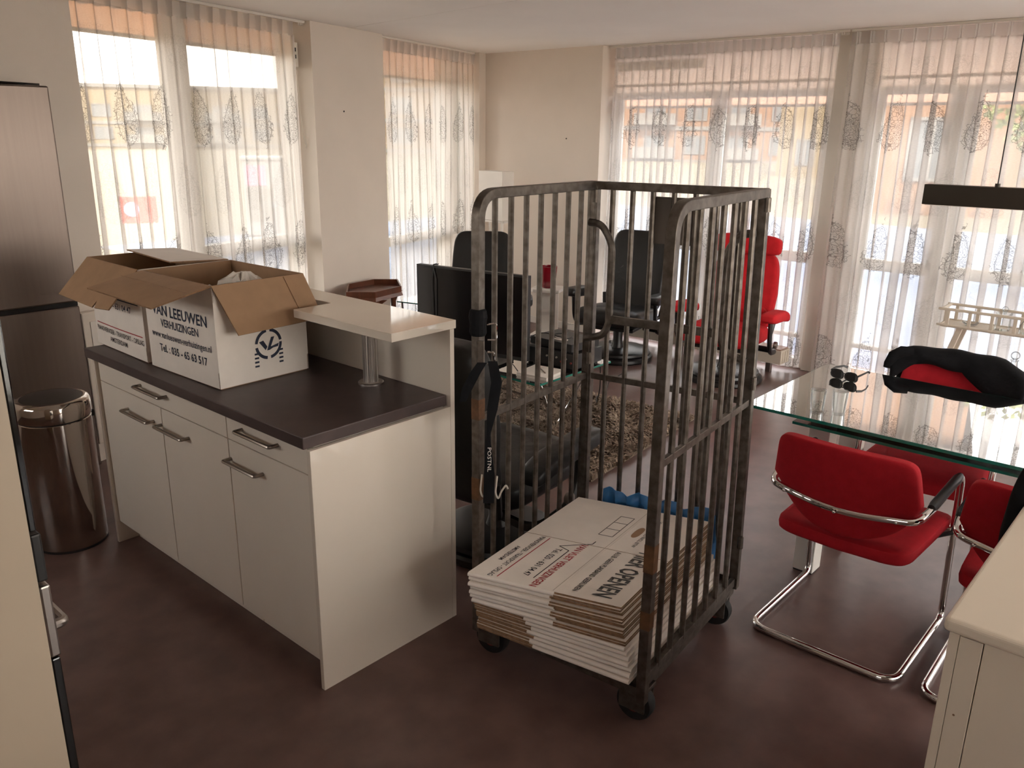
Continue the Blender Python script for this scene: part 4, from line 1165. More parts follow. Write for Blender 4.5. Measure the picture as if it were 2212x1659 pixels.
def dining_chair(label, loc, rz):
    t = thing('cantilever_chair', label, 'chair', loc, rz, 'red cantilever dining chairs')
    W = 0.262; r_ = 0.0134
    pts = []
    half = [(-.0, W * .92, .6), ]
    # one continuous chrome tube: floor loop, front legs, arms, tube behind the back
    L_ = [(0.0, 0.0, r_), (0.0, W, r_), (0.545, W, r_), (0.462, W, .632), (0.10, W * .99, .612), (0.025, W * .93, .594), (-.022, 0.0, .572)]
    Rr = [(p[0], -p[1], p[2]) for p in L_[::-1]][1:-1]
    loop = L_ + Rr
    rads = [0, .07, .05, .04, .06, .035, .12] + [.035, .06, .04, .05, .07][:len(Rr)]
    k = len(loop); path = []
    for i in range(k):
        a, b, c = Vector(loop[i - 1]), Vector(loop[i]), Vector(loop[(i + 1) % k])
        rd = min(rads[i] if i < len(rads) else .05, (a - b).length * .48, (c - b).length * .48)
        if rd < 1e-4: path.append(b); continue
        p0 = b + (a - b).normalized() * rd; p1 = b + (c - b).normalized() * rd
        for q in range(7):
            s = q / 6; path.append((1 - s) ** 2 * p0 + 2 * s * (1 - s) * b + s * s * p1)
    G().tube(path, r_, 12, closed=True).build('frame', M_chrome, t)
    for s in (-1, 1):
        G().tube([(0.115, s * W * .99, .619), (0.14, s * W * .995, .623), (0.40, s * W, .636), (0.437, s * W, .634)], [.015, .0185, .0185, .014], 12, flat=.85).build('arm_pad', M_plastic, t)
        G().tube([(0.492, s * W, .395), (0.40, s * W * .8, .392)], .009, 8).build('seat_bracket', M_plastic, t)
        for q in (-.16, 0.0, .16):
            pass
    for q in (-.19, 0.0, .19):
        G().soft(.004, .006, .006, 1, 1, 8, 6, Matrix.Translation((-.035 + .85 * q * q, q, .576 + .1 * abs(q) * .6))).build('rivet', M_chrome, t)
    def seat_fn(p):
        x, y, z = p
        a = x / .27
        z2 = z + .012 * (y / .24) ** 2 - .030 * max(0, a - .55) ** 2 * 4 + .03 * max(0, -a - .5) ** 2 * 2
        return (x, y * (1 + .04 * a), z2)
    g = G(); g.soft(.270, .240, .038, .22, .45, 40, 14, Matrix.Translation((.300, 0, .418)), seat_fn); g.build('seat', M_redfab, t)
    def back_fn(p):
        x, y, z = p
        b = z / .175; a = y / .235
        wd = (0.248 - .022 * max(0, b) - .085 * max(0, -b - .15)) / .235
        zz = z + (.045 * a * a if b < 0 else -.010 * a * a) * abs(b)
        return (x * (1 - .15 * b) - .085 * (b + 1) * .5 + .055 * a * a, y * wd, zz)
    g = G(); g.soft(.030, .235, .170, .30, .20, 44, 30, Matrix.Translation((.042, 0, .640)), back_fn); g.build('backrest', M_redfab, t)
    return t
dining_chair('red upholstered chrome cantilever chair seen from behind, nearest the cage', (2.655, 0.868, 0), 0.0)
dining_chair('red chrome cantilever chair half hidden by the white cabinet, black bag on its back', (2.665, 0.262, 0), 0.02)
dining_chair('red chrome cantilever chair across the glass table with a black jacket', (4.045, 0.865, 0), PI + .03)

# jacket over the far chair
vs = []; fs = []; NA, NB = 44, 22
for i in range(NA + 1):
    a = -1 + 2 * i / NA                                    # -1 = left in the picture (high y), 1 = right
    y = 0.865 - a * 0.275
    ztop = 0.825 + .012 * math.cos(a * 1.6) - .15 * max(0, a - .60) ** 1.25 - .05 * max(0, -a - .78)
    lf = 0.050 + .010 * math.sin(a * 5 + 1) + .17 * max(0, a - .05) ** .8 + .10 * max(0, -a - .70) * 2
    lb = 0.17
    curve = -.050 * a * a
    for k in range(NB + 1):
        b = k / NB
        if b < .40:
            q = b / .40; x = -.044 - .012 * math.sin(q * 3.1) ; z = ztop - lf * (1 - q)
        elif b < .65:
            q = (b - .40) / .25; x = -.044 * math.cos(PI * q); z = ztop + .022 * math.sin(PI * q)
        else:
            q = (b - .65) / .35; x = .044 + .012 * q; z = ztop - lb * q
        x += .004 * math.sin(a * 9 + b * 7) ; z += .0025 * math.sin(a * 11 + b * 5)
        vs.append((4.055 + x + curve, y, z))
for i in range(NA):
    for k in range(NB):
        q = i * (NB + 1) + k; fs.append((q, q + 1, q + NB + 2, q + NB + 1))
t = thing('jacket', 'black jacket draped over the back of the far red chair', 'jacket', (0, 0, 0))
o = G().add(vs, fs).build('body', M_cloth, t, fix=False, angle=80)
sm = o.modifiers.new('thick', 'SOLIDIFY'); sm.thickness = .006
G().tube([(3.985, 1.06, .842), (3.965, 1.105, .838), (3.955, 1.135, .815), (3.95, 1.148, .775), (3.95, 1.150, .755)], [.020, .026, .026, .024, .022], 12, flat=.6).build('sleeve', M_cloth, t)

# bag over the near right chair
t = thing('backpack', 'black backpack hanging over the back of the half hidden red chair', 'bag', (0, 0, 0))
def bag_fn(p):
    x, y, z = p
    return (x * (1 - .25 * (z / .23)) + .01 * math.sin(y * 30), y * (1 - .10 * max(0, z / .23)), z + .012 * math.sin(y * 22))
g = G(); g.soft(.062, .155, .225, .5, .45, 36, 22, Matrix.Translation((2.545, .215, .735)), bag_fn); g.build('body', M_cloth, t)
G().tube(fillet([(2.53, .30, .91), (2.60, .30, .93), (2.70, .30, .88), (2.73, .30, .78)], .05), .012, 8, flat=.5).build('strap', M_cloth, t)
G().tube(fillet([(2.53, .14, .91), (2.60, .14, .93), (2.70, .14, .88), (2.73, .14, .78)], .05), .012, 8, flat=.5).build('strap', M_cloth, t)
G().tube([(2.500, .33, .83), (2.492, .335, .76), (2.494, .335, .64)], .004, 6).build('piping', M_plastic, t)

# things on the table
t = thing('sunglasses', 'pair of dark sunglasses lying on the glass table', 'sunglasses', (3.615, 1.225, TZ), math.radians(168))
for s in (-1, 1):
    vs = []
    for i in range(18):
        a = 2 * PI * i / 18
        vs.append((0.004 + .008 * abs(math.cos(a)) * s * s, s * .034 + .030 * math.copysign(abs(math.cos(a)) ** .8, math.cos(a)), .022 + .019 * math.copysign(abs(math.sin(a)) ** .8, math.sin(a))))
    G().add(vs + [(v[0] - .002, v[1], v[2]) for v in vs], [tuple(range(18)), tuple(range(18, 36))[::-1]] + [(i, (i + 1) % 18, 18 + (i + 1) % 18, 18 + i) for i in range(18)]).build('lens', M_plastic, t, smooth=False)
    G().tube(vs + vs[:1], .0034, 6).build('rim', M_plastic, t)
    G().tube([(.010, s * .066, .034), (-.03, s * .068, .040), (-.075, s * .060, .040), (-.10, s * .054, .030)], [.0055, .005, .0045, .005], 6, flat=.5).build('temple', M_plastic, t)
G().tube([(.010, -.008, .030), (.013, 0, .033), (.010, .008, .030)], .002, 6).build('bridge', M_plastic, t)
for k, (x, y) in enumerate(((3.105, 1.145), (3.145, 1.075))):
    t = thing('tumbler', ('clear drinking glass on the glass table, left of the pair', 'clear drinking glass on the glass table, right of the pair')[k], 'glass', (x, y, TZ), 0, 'clear tumblers on the table')
    g = G(); g.lathe([(.024, .0005), (.030, .088), (.0286, .088), (.0228, .008), (.0, .008)], 28); g.build('vessel', M_clear, t)
    g = G(); g.lathe([(.0286, .0875), (.0302, .089), (.0286, .0885)], 28); g.build('rim', M_clear, t)

# pendant lamp
t = thing('pendant_lamp', 'slim dark bronze bar pendant lamp above the glass table', 'lamp', (3.40, 0.34, 1.545))
G().box(-.03, .03, -.61, .61, .0, .072).build('bar_body', M_lamp, t, smooth=False, bevel=.002)
G().box(-.024, .024, -.60, .60, -.002, .0).build('diffuser', M_paper, t, smooth=False)
for y in (-.375, .375):
    G().cyl((0, y, .072), (0, y, CZ - 1.545 - .03), .0022, 8).build('cable', M_plastic, t)
    G().cyl((0, y, .070), (0, y, .084), .009, 12).build('cable_grip', M_lamp, t)
g = G(); g.lathe([(0.0, CZ - 1.545), (.06, CZ - 1.545), (.06, CZ - 1.545 - .025), (0.0, CZ - 1.545 - .03)], 24); g.build('ceiling_rose', M_lamp, t)
G().box(-.03, .03, -.4, .4, CZ - 1.545 - .03, CZ - 1.545).build('ceiling_bar', M_lamp, t, smooth=False)

# tea trolley by the window
t = thing('tea_trolley', 'cream wooden tea trolley with railed tray and crossed legs by the window', 'trolley', (5.83, 1.04, 0))
hx, hy = .105, .355
def tray(z, rail_h):
    G().box(-hx, hx, -hy, hy, z, z + .012).build('tray_board', M_trolley, t, smooth=False, bevel=.002)
    for zz, rr in ((z + .012, .007), (z + rail_h, .009)):
        for s in (-1, 1):
            G().bar((s * hx, -hy - .02, zz), (s * hx, hy + .02, zz), rr * 2, rr * 1.8).build('rail', M_trolley, t, smooth=False, bevel=.003)
            G().bar((-hx, s * hy, zz), (hx, s * hy, zz), rr * 2, rr * 1.8).build('rail', M_trolley, t, smooth=False, bevel=.003)
    for s in (-1, 1):
        for k in range(6):
            y = -hy + .04 + k * (2 * hy - .08) / 5
            G().bar((s * hx, y, z), (s * hx, y, z + rail_h), .011, .020, (0, 1, 0)).build('slat', M_trolley, t, smooth=False, bevel=.002)
    for s in (-1, 1): G().bar((0, s * hy, z), (0, s * hy, z + rail_h), .020, .011, (0, 1, 0)).build('slat', M_trolley, t, smooth=False)
tray(.625, .115)
tray(.245, .06)
for s in (-1, 1):
    for e_ in (-1, 1):
        G().bar((s * .078, e_ * (hy - .115), .626), (s * .078, e_ * (hy + .03), .055), .018, .034, (0, 1, 0)).build('leg', M_trolley, t, smooth=False, bevel=.003)
for sx_ in (-1, 1):
    for sy_ in (-1, 1):
        g = G(); g.lathe([(0, -.009), (.03, -.009), (.03, .009), (0, .009)], 18, M=Matrix.Translation((sx_ * .078, sy_ * (hy + .035), .03)) @ Matrix.Rotation(PI / 2, 4, 'Y')); g.build('wheel', M_rubber, t)
def glassware(name, label, loc, prof, stopper=None):
    t = thing(name, label, 'decanter' if stopper else 'jar', loc)
    g = G(); g.lathe(prof, 28); g.build('vessel', M_clear, t)
    if stopper:
        g = G(); g.soft(stopper, stopper, stopper, 1, 1, 20, 12, Matrix.Translation((0, 0, prof[-1][1] + stopper * 1.1))); g.build('stopper', M_clear, t)
        g = G(); g.lathe([(.010, prof[-1][1] - .01), (.012, prof[-1][1] + .01), (.016, prof[-1][1] + .012), (.0, prof[-1][1] + .016)], 16); g.build('stopper_neck', M_clear, t)
    return t
glassware('decanter', 'cone shaped glass decanter with ball stopper on the lower trolley shelf', (5.80, .955, .2575), [(.0, 0), (.085, 0), (.088, .012), (.060, .075), (.022, .17), (.018, .20), (.026, .207)], .027)
glassware('decanter', 'square cut crystal decanter on the railed top of the trolley', (5.82, 1.06, .6375), [(.0, 0), (.042, 0), (.044, .01), (.044, .075), (.030, .088), (.045, .10), (.048, .108), (.02, .112)], .018)
glassware('decanter', 'glass decanter with ball stopper at the right end of the trolley top', (5.80, .93, .6375), [(.0, 0), (.035, 0), (.036, .05), (.014, .085), (.012, .10), (.018, .104)], .024)
glassware('glass_dish', 'shallow glass dish on the left part of the trolley top', (5.82, 1.24, .6375), [(.0, 0), (.03, 0), (.035, .004), (.05, .022), (.048, .022), (.03, .006)])

# white cabinet in the right foreground
M_cream2 = mat('cream_lacquer', srgb(222, 208, 190), .3, var=.01)
t = thing('sideboard', 'white sideboard cabinet with rounded top edge in the right foreground', 'cabinet', (0, 0, 0))
SX0, SX1, SY0, SY1 = 1.705, 2.455, -.95, .302
g = G().box(SX0 - .014, SX1 + .01, SY0 - .01, SY1 + .012, .818, .850)
g.build('top', M_cream2, t, smooth=False, bevel=.010, seg=4)
G().box(SX0, SX0 + .5, SY1 - .019, SY1, 0, .816).box(SX0 + .5, SX1, SY1 - .019, SY1, 0, .816).build('side_panel', M_cream2, t, smooth=False)
G().box(SX0, SX0 + .018, SY1 - .062, SY1 - .020, 0, .812).build('stile', M_cream2, t, smooth=False, bevel=.001)
G().box(SX0 + .003, SX0 + .02, SY0 + .02, SY1 - .064, .01, .814).build('back_panel', M_cream2, t, smooth=False, bevel=.001)
G().box(SX0, SX1, SY0, SY0 + .018, 0, .816).build('side_panel', M_cream2, t, smooth=False)
G().box(SX1 - .02, SX1, SY0 + .02, SY1 - .02, .08, .814).build('front_door', M_cream2, t, smooth=False)
G().box(SX0 + .03, SX1 - .02, SY0 + .02, SY1 - .02, .02, .04).build('bottom_shelf', M_cream2, t, smooth=False)
G().cyl((SX0 - .0008, SY1 - .035, .63), (SX0 + .004, SY1 - .035, .63), .0025, 8).build('screw_hole', M_kraftd, t)


# ------------------------------------------------------------------ recliners
def recliner(label, loc, rz, fab, winged, base_m, seed=1, tiltdeg=17):
    t = thing('recliner', label, 'armchair', loc, rz, 'swivel recliners')
    R = random.Random(seed)
    g = G(); g.lathe([(.15, 0), (.285, 0), (.292, .012), (.290, .034), (.276, .044), (.15, .044)], 48); g.build('base_ring', base_m, t)
    g = G(); g.lathe([(0, .046), (.262, .046), (.268, .056), (.262, .074), (.235, .084), (.09, .088), (0, .090)], 48); g.build('base_disc', base_m, t)
    g = G(); g.lathe([(.052, .088), (.040, .13), (.040, .245), (.06, .265)], 20); g.build('column', M_blackwood, t)
    G().box(-.20, .20, -.20, .20, .262, .290).build('seat_plate', M_blackwood, t, smooth=False, bevel=.008)
    for s in (-1, 1):
        # curved wooden side frame from under the seat up to the arm
        pts = fillet([(-.16, s * .16, .235), (-.17, s * .335, .225), (.10, s * .352, .27), (.13, s * .352, .50)], [0, .08, .12, 0], 8)
        G().tube(pts, .023, 8, flat=.75).build('side_frame', M_blackwood, t)
        G().tube([(-.16, s * .14, .25), (-.30, s * .25, .31), (-.335, s * .27, .47)], .018, 8).build('back_bracket', M_blackwood, t)
        g = G(); g.lathe([(0, -.012), (.026, -.012), (.028, .0), (.024, .012), (0, .014)], 20, M=Matrix.Translation((.02, s * .375, .315)) @ Matrix.Rotation(-s * PI / 2, 4, 'X')); g.build('knob', M_steelb, t)
        def arm_fn(p):
            x, y, z = p
            return (x, y, z + .02 * (x / .23) - .045 * max(0, -x / .23 - .2) ** 2)
        g = G(); g.soft(.245, .060, .043, .35, .6, 30, 14, Matrix.Translation((.0, s * .352, .525)), arm_fn); g.build('armrest', fab, t)
    def seat_fn(p):
        x, y, z = p
        a = x / .29; b = y / .275
        crease = -.010 * math.exp(-((a - .52) / .05) ** 2) if z > 0 else 0
        return (x, y, z + .022 * a + crease - .02 * max(0, a - .7) + .006 * math.sin(9 * b + 2 * a) * (1 if z > 0 else 0) * .6)
    g = G(); g.soft(.29, .275, .080, .28, .55, 48, 20, Matrix.Translation((.055, 0, .365)), seat_fn); g.build('seat', fab, t)
    hgt = .345 if not winged else .30
    def back_fn(p):
        x, y, z = p
        b = z / hgt; a = y / .255
        wd = 1.0 - .10 * max(0, b - .1) - .05 * max(0, -b)
        fold = 0.0
        if x > 0:
            fold = .012 * math.cos(b * 2.6 - .6) - .022 * math.exp(-((b - (.36 if not winged else 2)) / .03) ** 2) - .012 * math.exp(-((b + .42) / .05) ** 2)
            fold += .006 * math.sin(11 * a + 5 * b) * math.exp(-((b - .15) / .4) ** 2) + .004 * math.sin(23 * a - 3 * b) * math.exp(-((b + .1) / .3) ** 2)
        return (x + fold - .018 * (1 - a * a) + .03 * b * b - .02, y * wd, z)
    Mb = Matrix.Translation((-.275, 0, .34)) @ Matrix.Rotation(-math.radians(tiltdeg), 4, 'Y') @ Matrix.Translation((0, 0, hgt))
    g = G(); g.soft(.062, .255, hgt, .35, .30, 48, 40, Mb, back_fn); g.build('backrest', fab, t)
    if winged:
        Mh = Matrix.Translation((-.275, 0, .34)) @ Matrix.Rotation(-math.radians(tiltdeg - 5), 4, 'Y') @ Matrix.Translation((.012, 0, 2 * hgt + .055))
        def head_fn(p):
            x, y, z = p
            return (x + .035 * (y / .26) ** 2, y, z - .012 * (y / .26) ** 2)
        g = G(); g.soft(.068, .262, .075, .40, .45, 44, 18, Mh, head_fn); g.build('headrest', fab, t)
        def lum_fn(p):
            x, y, z = p
            return (x + .02 * (y / .24) ** 2, y, z + .010 * math.sin(y * 40))
        g = G(); g.soft(.045, .245, .075, .45, .6, 40, 16, Matrix.Translation((-.205, 0, .47)), lum_fn); g.build('lumbar_cushion', fab, t)
    return t
recliner('black leather recliner by the window, right of the red pot', (5.60, 3.78, 0), math.radians(193), M_leather, False, M_blackwood, 2)
recliner('red fabric recliner with winged headrest by the window', (5.645, 2.83, 0), math.radians(190), M_redfab2, True, M_blackwood, 3, 14)
recliner('black leather recliner behind the television', (4.66, 4.46, 0), math.radians(221), M_leather, False, M_blackwood, 4)
recliner('black leather recliner between the island and the roll cage', (2.515, 2.300, 0), math.radians(3), M_leather, False, M_blackwood, 5, 8)

# ------------------------------------------------------------------ rug
t = thing('shag_rug', 'thick beige shag rug under the glass coffee table', 'rug', (3.334, 2.371, 0), math.radians(5.0))
RLX, RLY = 1.30, 1.75
G().box(.01, RLX - .01, .01, RLY - .01, 0, .012).build('backing', M_rugback, t, smooth=False)
nr = np.random.default_rng(4)
NTF = 21000
bx_ = nr.uniform(0, RLX, NTF); by_ = nr.uniform(0, RLY, NTF)
edge = np.minimum(np.minimum(bx_, RLX - bx_), np.minimum(by_, RLY - by_))
ang = np.sin(bx_ * 9 + 2 * np.sin(by_ * 7)) * 2.2 + nr.normal(0, .7, NTF) + by_ * 3
ln = nr.uniform(.026, .046, NTF); lean = nr.uniform(.3, .9, NTF)
wd_ = nr.uniform(.004, .0075, NTF)
dx, dy = np.cos(ang), np.sin(ang)
px2, py2 = -dy, dx
V_ = np.zeros((NTF, 5, 3))
base = np.stack([bx_, by_, np.full(NTF, .010)], 1)
side = np.stack([px2 * wd_, py2 * wd_, np.zeros(NTF)], 1)
mid = base + np.stack([dx * ln * lean * .35, dy * ln * lean * .35, ln * .62], 1)
tip = base + np.stack([dx * ln * lean, dy * ln * lean, ln * (1 - .45 * lean)], 1)
V_[:, 0] = base - side; V_[:, 1] = base + side; V_[:, 2] = mid + side; V_[:, 3] = mid - side; V_[:, 4] = tip
F4 = []
idx = np.arange(NTF) * 5
me = bpy.data.meshes.new('pile')
faces = [[i, i + 1, i + 2, i + 3] for i in idx] + [[i + 3, i + 2, i + 4] for i in idx]
me.from_pydata(V_.reshape(-1, 3).tolist(), [], faces)
me.materials.append(M_rug)
o = bpy.data.objects.new('pile', me); COL.objects.link(o); o.parent = t; o['kind'] = 'stuff'

# ------------------------------------------------------------------ coffee table, television and what stands on it
ZT = 0.42
RZ = .045                                              # the legs stand in the pile of the rug
t = thing('coffee_table', 'glass coffee table with thin chrome legs on the shag rug', 'table', (0, 0, 0))
G().box(3.455, 4.16, 2.855, 3.95, ZT - .012, ZT).build('glass_top', M_tabletop, t, smooth=False)
glass_edges(t, 3.455, 4.16, 2.855, 3.95, ZT - .0118, ZT - .0002)
for (a, b) in (((3.55, 2.93), (3.86, 3.06)), ((4.07, 2.93), (3.90, 3.06)), ((3.55, 3.87), (3.86, 3.72)), ((4.07, 3.87), (3.90, 3.72))):
    G().tube([(*a, ZT - .013), (*b, .012)], .010, 10).build('leg', M_chrome, t)
    G().cyl((*a, ZT - .022), (*a, ZT - .012), .022, 16).build('glass_pad', M_chrome, t)
G().tube([(3.88, 3.06, .16), (3.88, 3.72, .16)], .009, 10).build('crossbar', M_chrome, t)

pA, pB = Vector((3.637, 3.10)), Vector((3.499, 3.905))
d2 = (pB - pA).normalized(); LTV = (pB - pA).length
t = thing('television', 'flat screen television standing on the glass coffee table', 'television', (pA.x, pA.y, 0))
MT = Matrix(((d2.x, d2.y, 0, 0), (d2.y, -d2.x, 0, 0), (0, 0, 1, 0), (0, 0, 0, 1)))   # x along the set, +y away from the camera
MT = Matrix(((d2.x, -d2.y * -1, 0, 0), (d2.y, -d2.x, 0, 0), (0, 0, 1, 0), (0, 0, 0, 1)))
def tvbox(nm, a, m, bev=.003): return G().box(*a, MT).build(nm, m, t, smooth=False, bevel=bev)
tvbox('housing', (0, LTV, 0.004, .040, .470, .986), M_plastic)
tvbox('screen', (.012, LTV - .012, 0.0, .0035, .492, .974), M_screen, .0005)
tvbox('bezel', (0, LTV, -.001, .004, .974, .986), M_plastic, .001)
tvbox('bezel', (0, LTV, -.001, .004, .470, .492), M_plastic, .001)
tvbox('bezel', (0, .012, -.001, .004, .492, .974), M_plastic, .001)
tvbox('bezel', (LTV - .012, LTV, -.001, .004, .492, .974), M_plastic, .001)
tvbox('neck', (LTV / 2 - .05, LTV / 2 + .05, .012, .034, ZT + .012, .475), M_plastic)
tvbox('stand', (LTV / 2 - .24, LTV / 2 + .24, -.10, .13, ZT + .0005, ZT + .012), M_screen, .003)
c0 = MT @ Vector((LTV - .135, -.004, .99))
G().tube(fillet([MT @ Vector((LTV - .13, .05, .80)), MT @ Vector((LTV - .128, .045, .994)), MT @ Vector((LTV - .132, -.006, .994)), MT @ Vector((LTV - .155, -.008, .90)), MT @ Vector((LTV - .15, -.008, .55))], .012), .003, 6).build('cable', M_plastic, t)
G().tube(fillet([MT @ Vector((LTV - .138, .045, .992)), MT @ Vector((LTV - .138, -.006, .993)), MT @ Vector((LTV - .125, -.008, .90)), MT @ Vector((LTV - .135, -.008, .55))], .012), .003, 6).build('cable', M_plastic, t)

t = thing('stereo_receiver', 'black stereo receiver with tangled cables on the glass coffee table', 'receiver', (3.94, 3.06, ZT), math.radians(4))
G().box(-.15, .15, -.19, .19, .012, .105).build('housing', M_plastic, t, smooth=False, bevel=.004)
for k in range(9): G().box(-.11 + k * .026, -.096 + k * .026, -.13, .13, .105, .107).build('vent_slot', M_screen, t, smooth=False)
for x in (-.12, .12):
    for y in (-.16, .16): G().cyl((x, y, 0), (x, y, .013), .016, 12).build('foot', M_rubber, t)
for k in range(6): G().cyl((-.15, -.16 + k * .035, .05 + .02 * (k % 2)), (-.158, -.16 + k * .035, .05 + .02 * (k % 2)), .006, 8).build('socket', M_steelb if k % 2 else M_wheelred, t)
t = thing('media_player', 'small black media player on top of the stereo receiver', 'media player', (3.95, 3.06, ZT + .1075), math.radians(-3))
G().box(-.13, .13, -.17, .17, .004, .052).build('housing', M_plastic, t, smooth=False, bevel=.003)
for x in (-.1, .1):
    for y in (-.13, .13): G().cyl((x, y, 0), (x, y, .005), .012, 10).build('foot', M_rubber, t)
G().box(-.10, -.06, -.08, .02, .052, .058).build('paper_slip', M_paper, t, smooth=False)
t = thing('cable_tangle', 'thin black cable trailing off the receiver onto the floor', 'cable', (0, 0, 0))
z_ = ZT + .163
G().tube(fillet([(3.90, 3.02, z_), (3.85, 3.16, z_ + .03), (3.80, 3.24, z_ - .02), (3.74, 3.30, ZT + .02), (3.70, 3.28, ZT + .005)], .05), .003, 6).build('cable_run', M_plastic, t)
pts = [(3.92 + .055 * math.cos(a), 3.06 + .075 * math.sin(a), z_ + .004 + .003 * math.sin(3 * a)) for a in np.linspace(0, 5.6, 22)]
G().tube(pts, .003, 6).build('cable_loop', M_plastic, t)
G().tube(fillet([(4.08, 2.98, ZT + .05), (4.20, 2.96, ZT + .02), (4.24, 2.98, .2), (4.32, 3.06, .05), (4.48, 3.18, .045), (4.62, 3.22, .01), (4.80, 3.31, .004), (4.95, 3.40, .004), (5.2, 3.45, .004)], .06), .0035, 6).build('cable_run', M_plastic, t)
t = thing('white_folder', 'white folder lying on the near corner of the coffee table', 'folder', (3.635, 2.965, ZT), math.radians(8))
G().box(-.105, .105, -.085, .125, .0005, .004).build('cover', M_paper, t, smooth=False)
G().box(-.102, .100, -.082, .122, .004, .016).build('pages', M_paper, t, smooth=False)
G().box(-.105, .105, -.085, .125, .016, .019).build('cover', M_paper, t, smooth=False, bevel=.001)
G().bar((-.03, -.03, .0215), (.05, .06, .0215), .006, .004).build('pen', M_steelb, t, smooth=False)

# ------------------------------------------------------------------ small furniture along the left wall
hexo = [(3.650, 4.844), (3.800, 4.694), (4.100, 4.752), (4.285, 5.010), (4.150, 5.140), (3.868, 5.105)]
hc = Vector((sum(p[0] for p in hexo) / 6, sum(p[1] for p in hexo) / 6))
t = thing('tray_table', 'six sided dark wood tray table against the left wall', 'side table', (hc.x, hc.y, 0))
def ringp(k): return [((p[0] - hc.x) * k, (p[1] - hc.y) * k) for p in hexo]
G().prism(ringp(.955), .606, .622).build('tray_board', M_wood, t, smooth=False)
for i in range(6):
    a, b = Vector(ringp(1.0)[i]), Vector(ringp(1.0)[(i + 1) % 6]); a2, b2 = Vector(ringp(.95)[i]), Vector(ringp(.95)[(i + 1) % 6]); a3, b3 = Vector(ringp(1.05)[i]), Vector(ringp(1.05)[(i + 1) % 6])
    G().add([(*a2, .606), (*b2, .606), (*b, .606), (*a, .606), (*a2, .662), (*b2, .662), (*b, .662), (*a, .662)], [(0, 3, 2, 1), (4, 5, 6, 7), (0, 1, 5, 4), (1, 2, 6, 5), (2, 3, 7, 6), (3, 0, 4, 7)]).build('tray_rim', M_wood, t, smooth=False)
    G().add([(*a2, .592), (*b2, .592), (*b3, .592), (*a3, .592), (*a2, .615), (*b2, .615), (*b, .618), (*a, .618)], [(0, 3, 2, 1), (4, 5, 6, 7), (0, 1, 5, 4), (1, 2, 6, 5), (2, 3, 7, 6), (3, 0, 4, 7)]).build('moulding', M_wood, t, smooth=False)
for i in (0, 1, 3, 4):
    p = Vector(ringp(.78)[i]); q = Vector(ringp(.86)[i])
    G().tube([(*p, .594), (*p, .55), (*p.lerp(q, .3), .35), (*q, .02), (*q, 0)], [.034, .022, .017, .013, .018], 10).build('leg', M_wood, t)
    tang = Vector((-p.y, p.x)).normalized()
    for s in (-1, 1):
        G().add([(p.x, p.y, .59), (p.x + tang.x * s * .085, p.y + tang.y * s * .085, .59), (p.x + tang.x * s * .05, p.y + tang.y * s * .05, .565), (p.x + tang.x * s * .018, p.y + tang.y * s * .018, .50), (p.x, p.y, .49)], [(0, 1, 2, 3, 4)]).build('corner_bracket', M_wood, t, smooth=False).modifiers.new('thick', 'SOLIDIFY').thickness = .012

t = thing('glass_side_table', 'small clear glass side table beside the narrow left curtain', 'side table', (4.62, 5.08, 0), math.atan2(D_L.y, D_L.x))
G().box(-.20, .20, -.13, .13, .440, .450).build('glass_top', M_tabletop, t, smooth=False)
glass_edges(t, -.20, .20, -.13, .13, .4402, .4498)
for x in (-.17, .17):
    for y in (-.10, .10):
        G().tube([(x, y, .439), (x * .9, y * .9, 0)], .008, 8).build('leg', M_chrome, t)

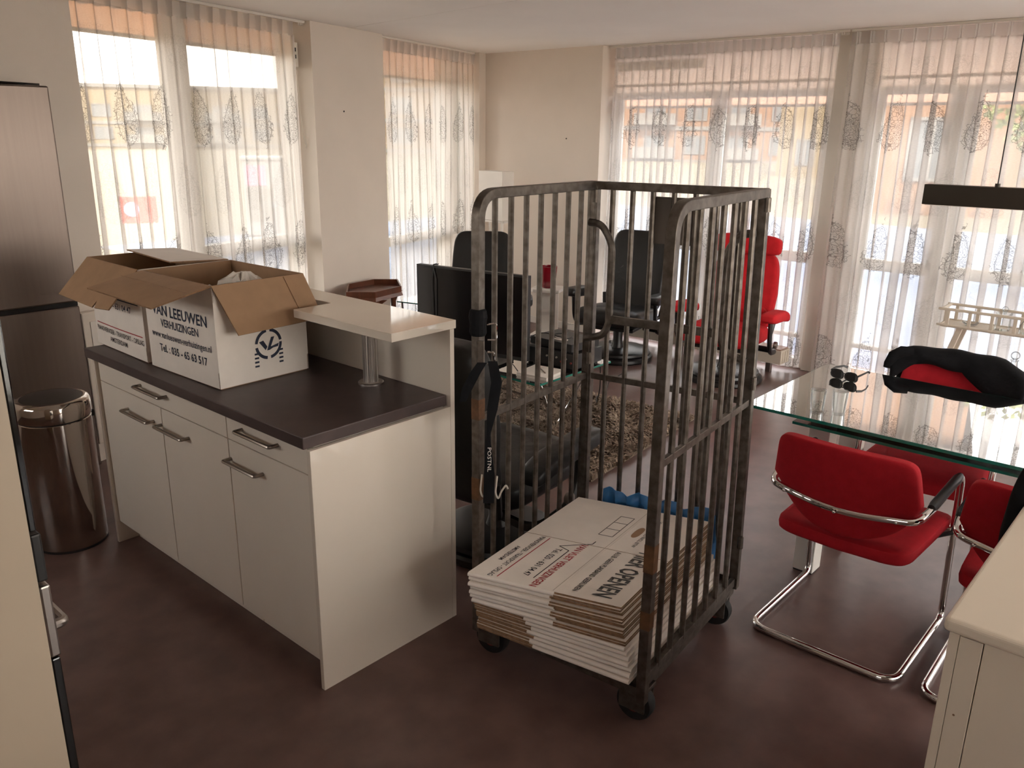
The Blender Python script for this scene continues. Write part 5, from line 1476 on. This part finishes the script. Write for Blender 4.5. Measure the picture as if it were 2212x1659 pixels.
t = thing('speaker_cabinet', 'tall white box on a slim white frame in the room corner', 'cabinet', (5.60, 5.09, 0))
G().box(0, .155, 0, .292, 1.02, 1.453).build('box_body', M_satin, t, smooth=False, bevel=.003)
for x in (.010, .145):
    for y in (.010, .282): G().bar((x, y, 0), (x, y, 1.019), .018, .018, (1, 0, 0)).build('leg', M_satin, t, smooth=False)
for z in (1.009, .05):
    for y in (.010, .282): G().bar((.010, y, z), (.145, y, z), .018, .018).build('frame_rail', M_satin, t, smooth=False)
    for x in (.010, .145): G().bar((x, .010, z), (x, .282, z), .018, .018).build('frame_rail', M_satin, t, smooth=False)

t = thing('plant_pedestal', 'low white pedestal with square column against the far wall', 'pedestal', (5.70, 4.62, 0), math.radians(20))
def octo(w, c): return [(-w + c, -w), (w - c, -w), (w, -w + c), (w, w - c), (w - c, w), (-w + c, w), (-w, w - c), (-w, -w + c)]
G().prism(octo(.15, .05), 0, .034).build('base_plate', M_satin, t, smooth=False, bevel=.003)
G().box(-.078, .078, -.078, .078, .034, .438).build('column', M_satin, t, smooth=False, bevel=.002)
G().box(-.055, .055, -.081, -.078, .05, .42).build('column_field', mat('pedestal_taupe', srgb(186, 172, 160), .5), t, smooth=False)
G().prism(octo(.135, .04), .438, .464).build('top_plate', M_satin, t, smooth=False, bevel=.003)
t = thing('flower_pot', 'glossy dark red flower pot on the white pedestal', 'flower pot', (5.70, 4.62, .4645))
g = G(); g.lathe([(.0, 0), (.048, 0), (.056, .012), (.072, .10), (.079, .185), (.080, .192), (.074, .192), (.066, .10), (.05, .03), (.0, .028)], 40); g.build('vessel', M_pot, t)
g = G(); g.lathe([(.0, .14), (.068, .14)], 24); g.build('soil', M_bark, t)

t = thing('low_bench', 'long low cream bench with wooden top below the window', 'bench', (0, 0, 0))
BX0, BX1, BY0, BY1 = 5.995, 6.150, 2.535, 4.34
G().box(BX0, BX1, BY0, BY1, .088, .196).build('body', M_trolley, t, smooth=False, bevel=.003)
G().box(BX0 + .012, BX1 - .012, BY0 + .012, BY1 - .012, .196, .206).build('top_board', M_benchtop, t, smooth=False, bevel=.001)
for k in range(3): G().box(BX0 + .03 + k * .04, BX0 + .06 + k * .04, BY0 - .004, BY0, .10, .185).build('end_slat', M_trolley, t, smooth=False)
for y in (2.66, 3.44, 4.22):
    G().box(6.055, 6.095, y - .02, y + .02, 0, .088).build('leg', M_steelb, t, smooth=False, bevel=.002)
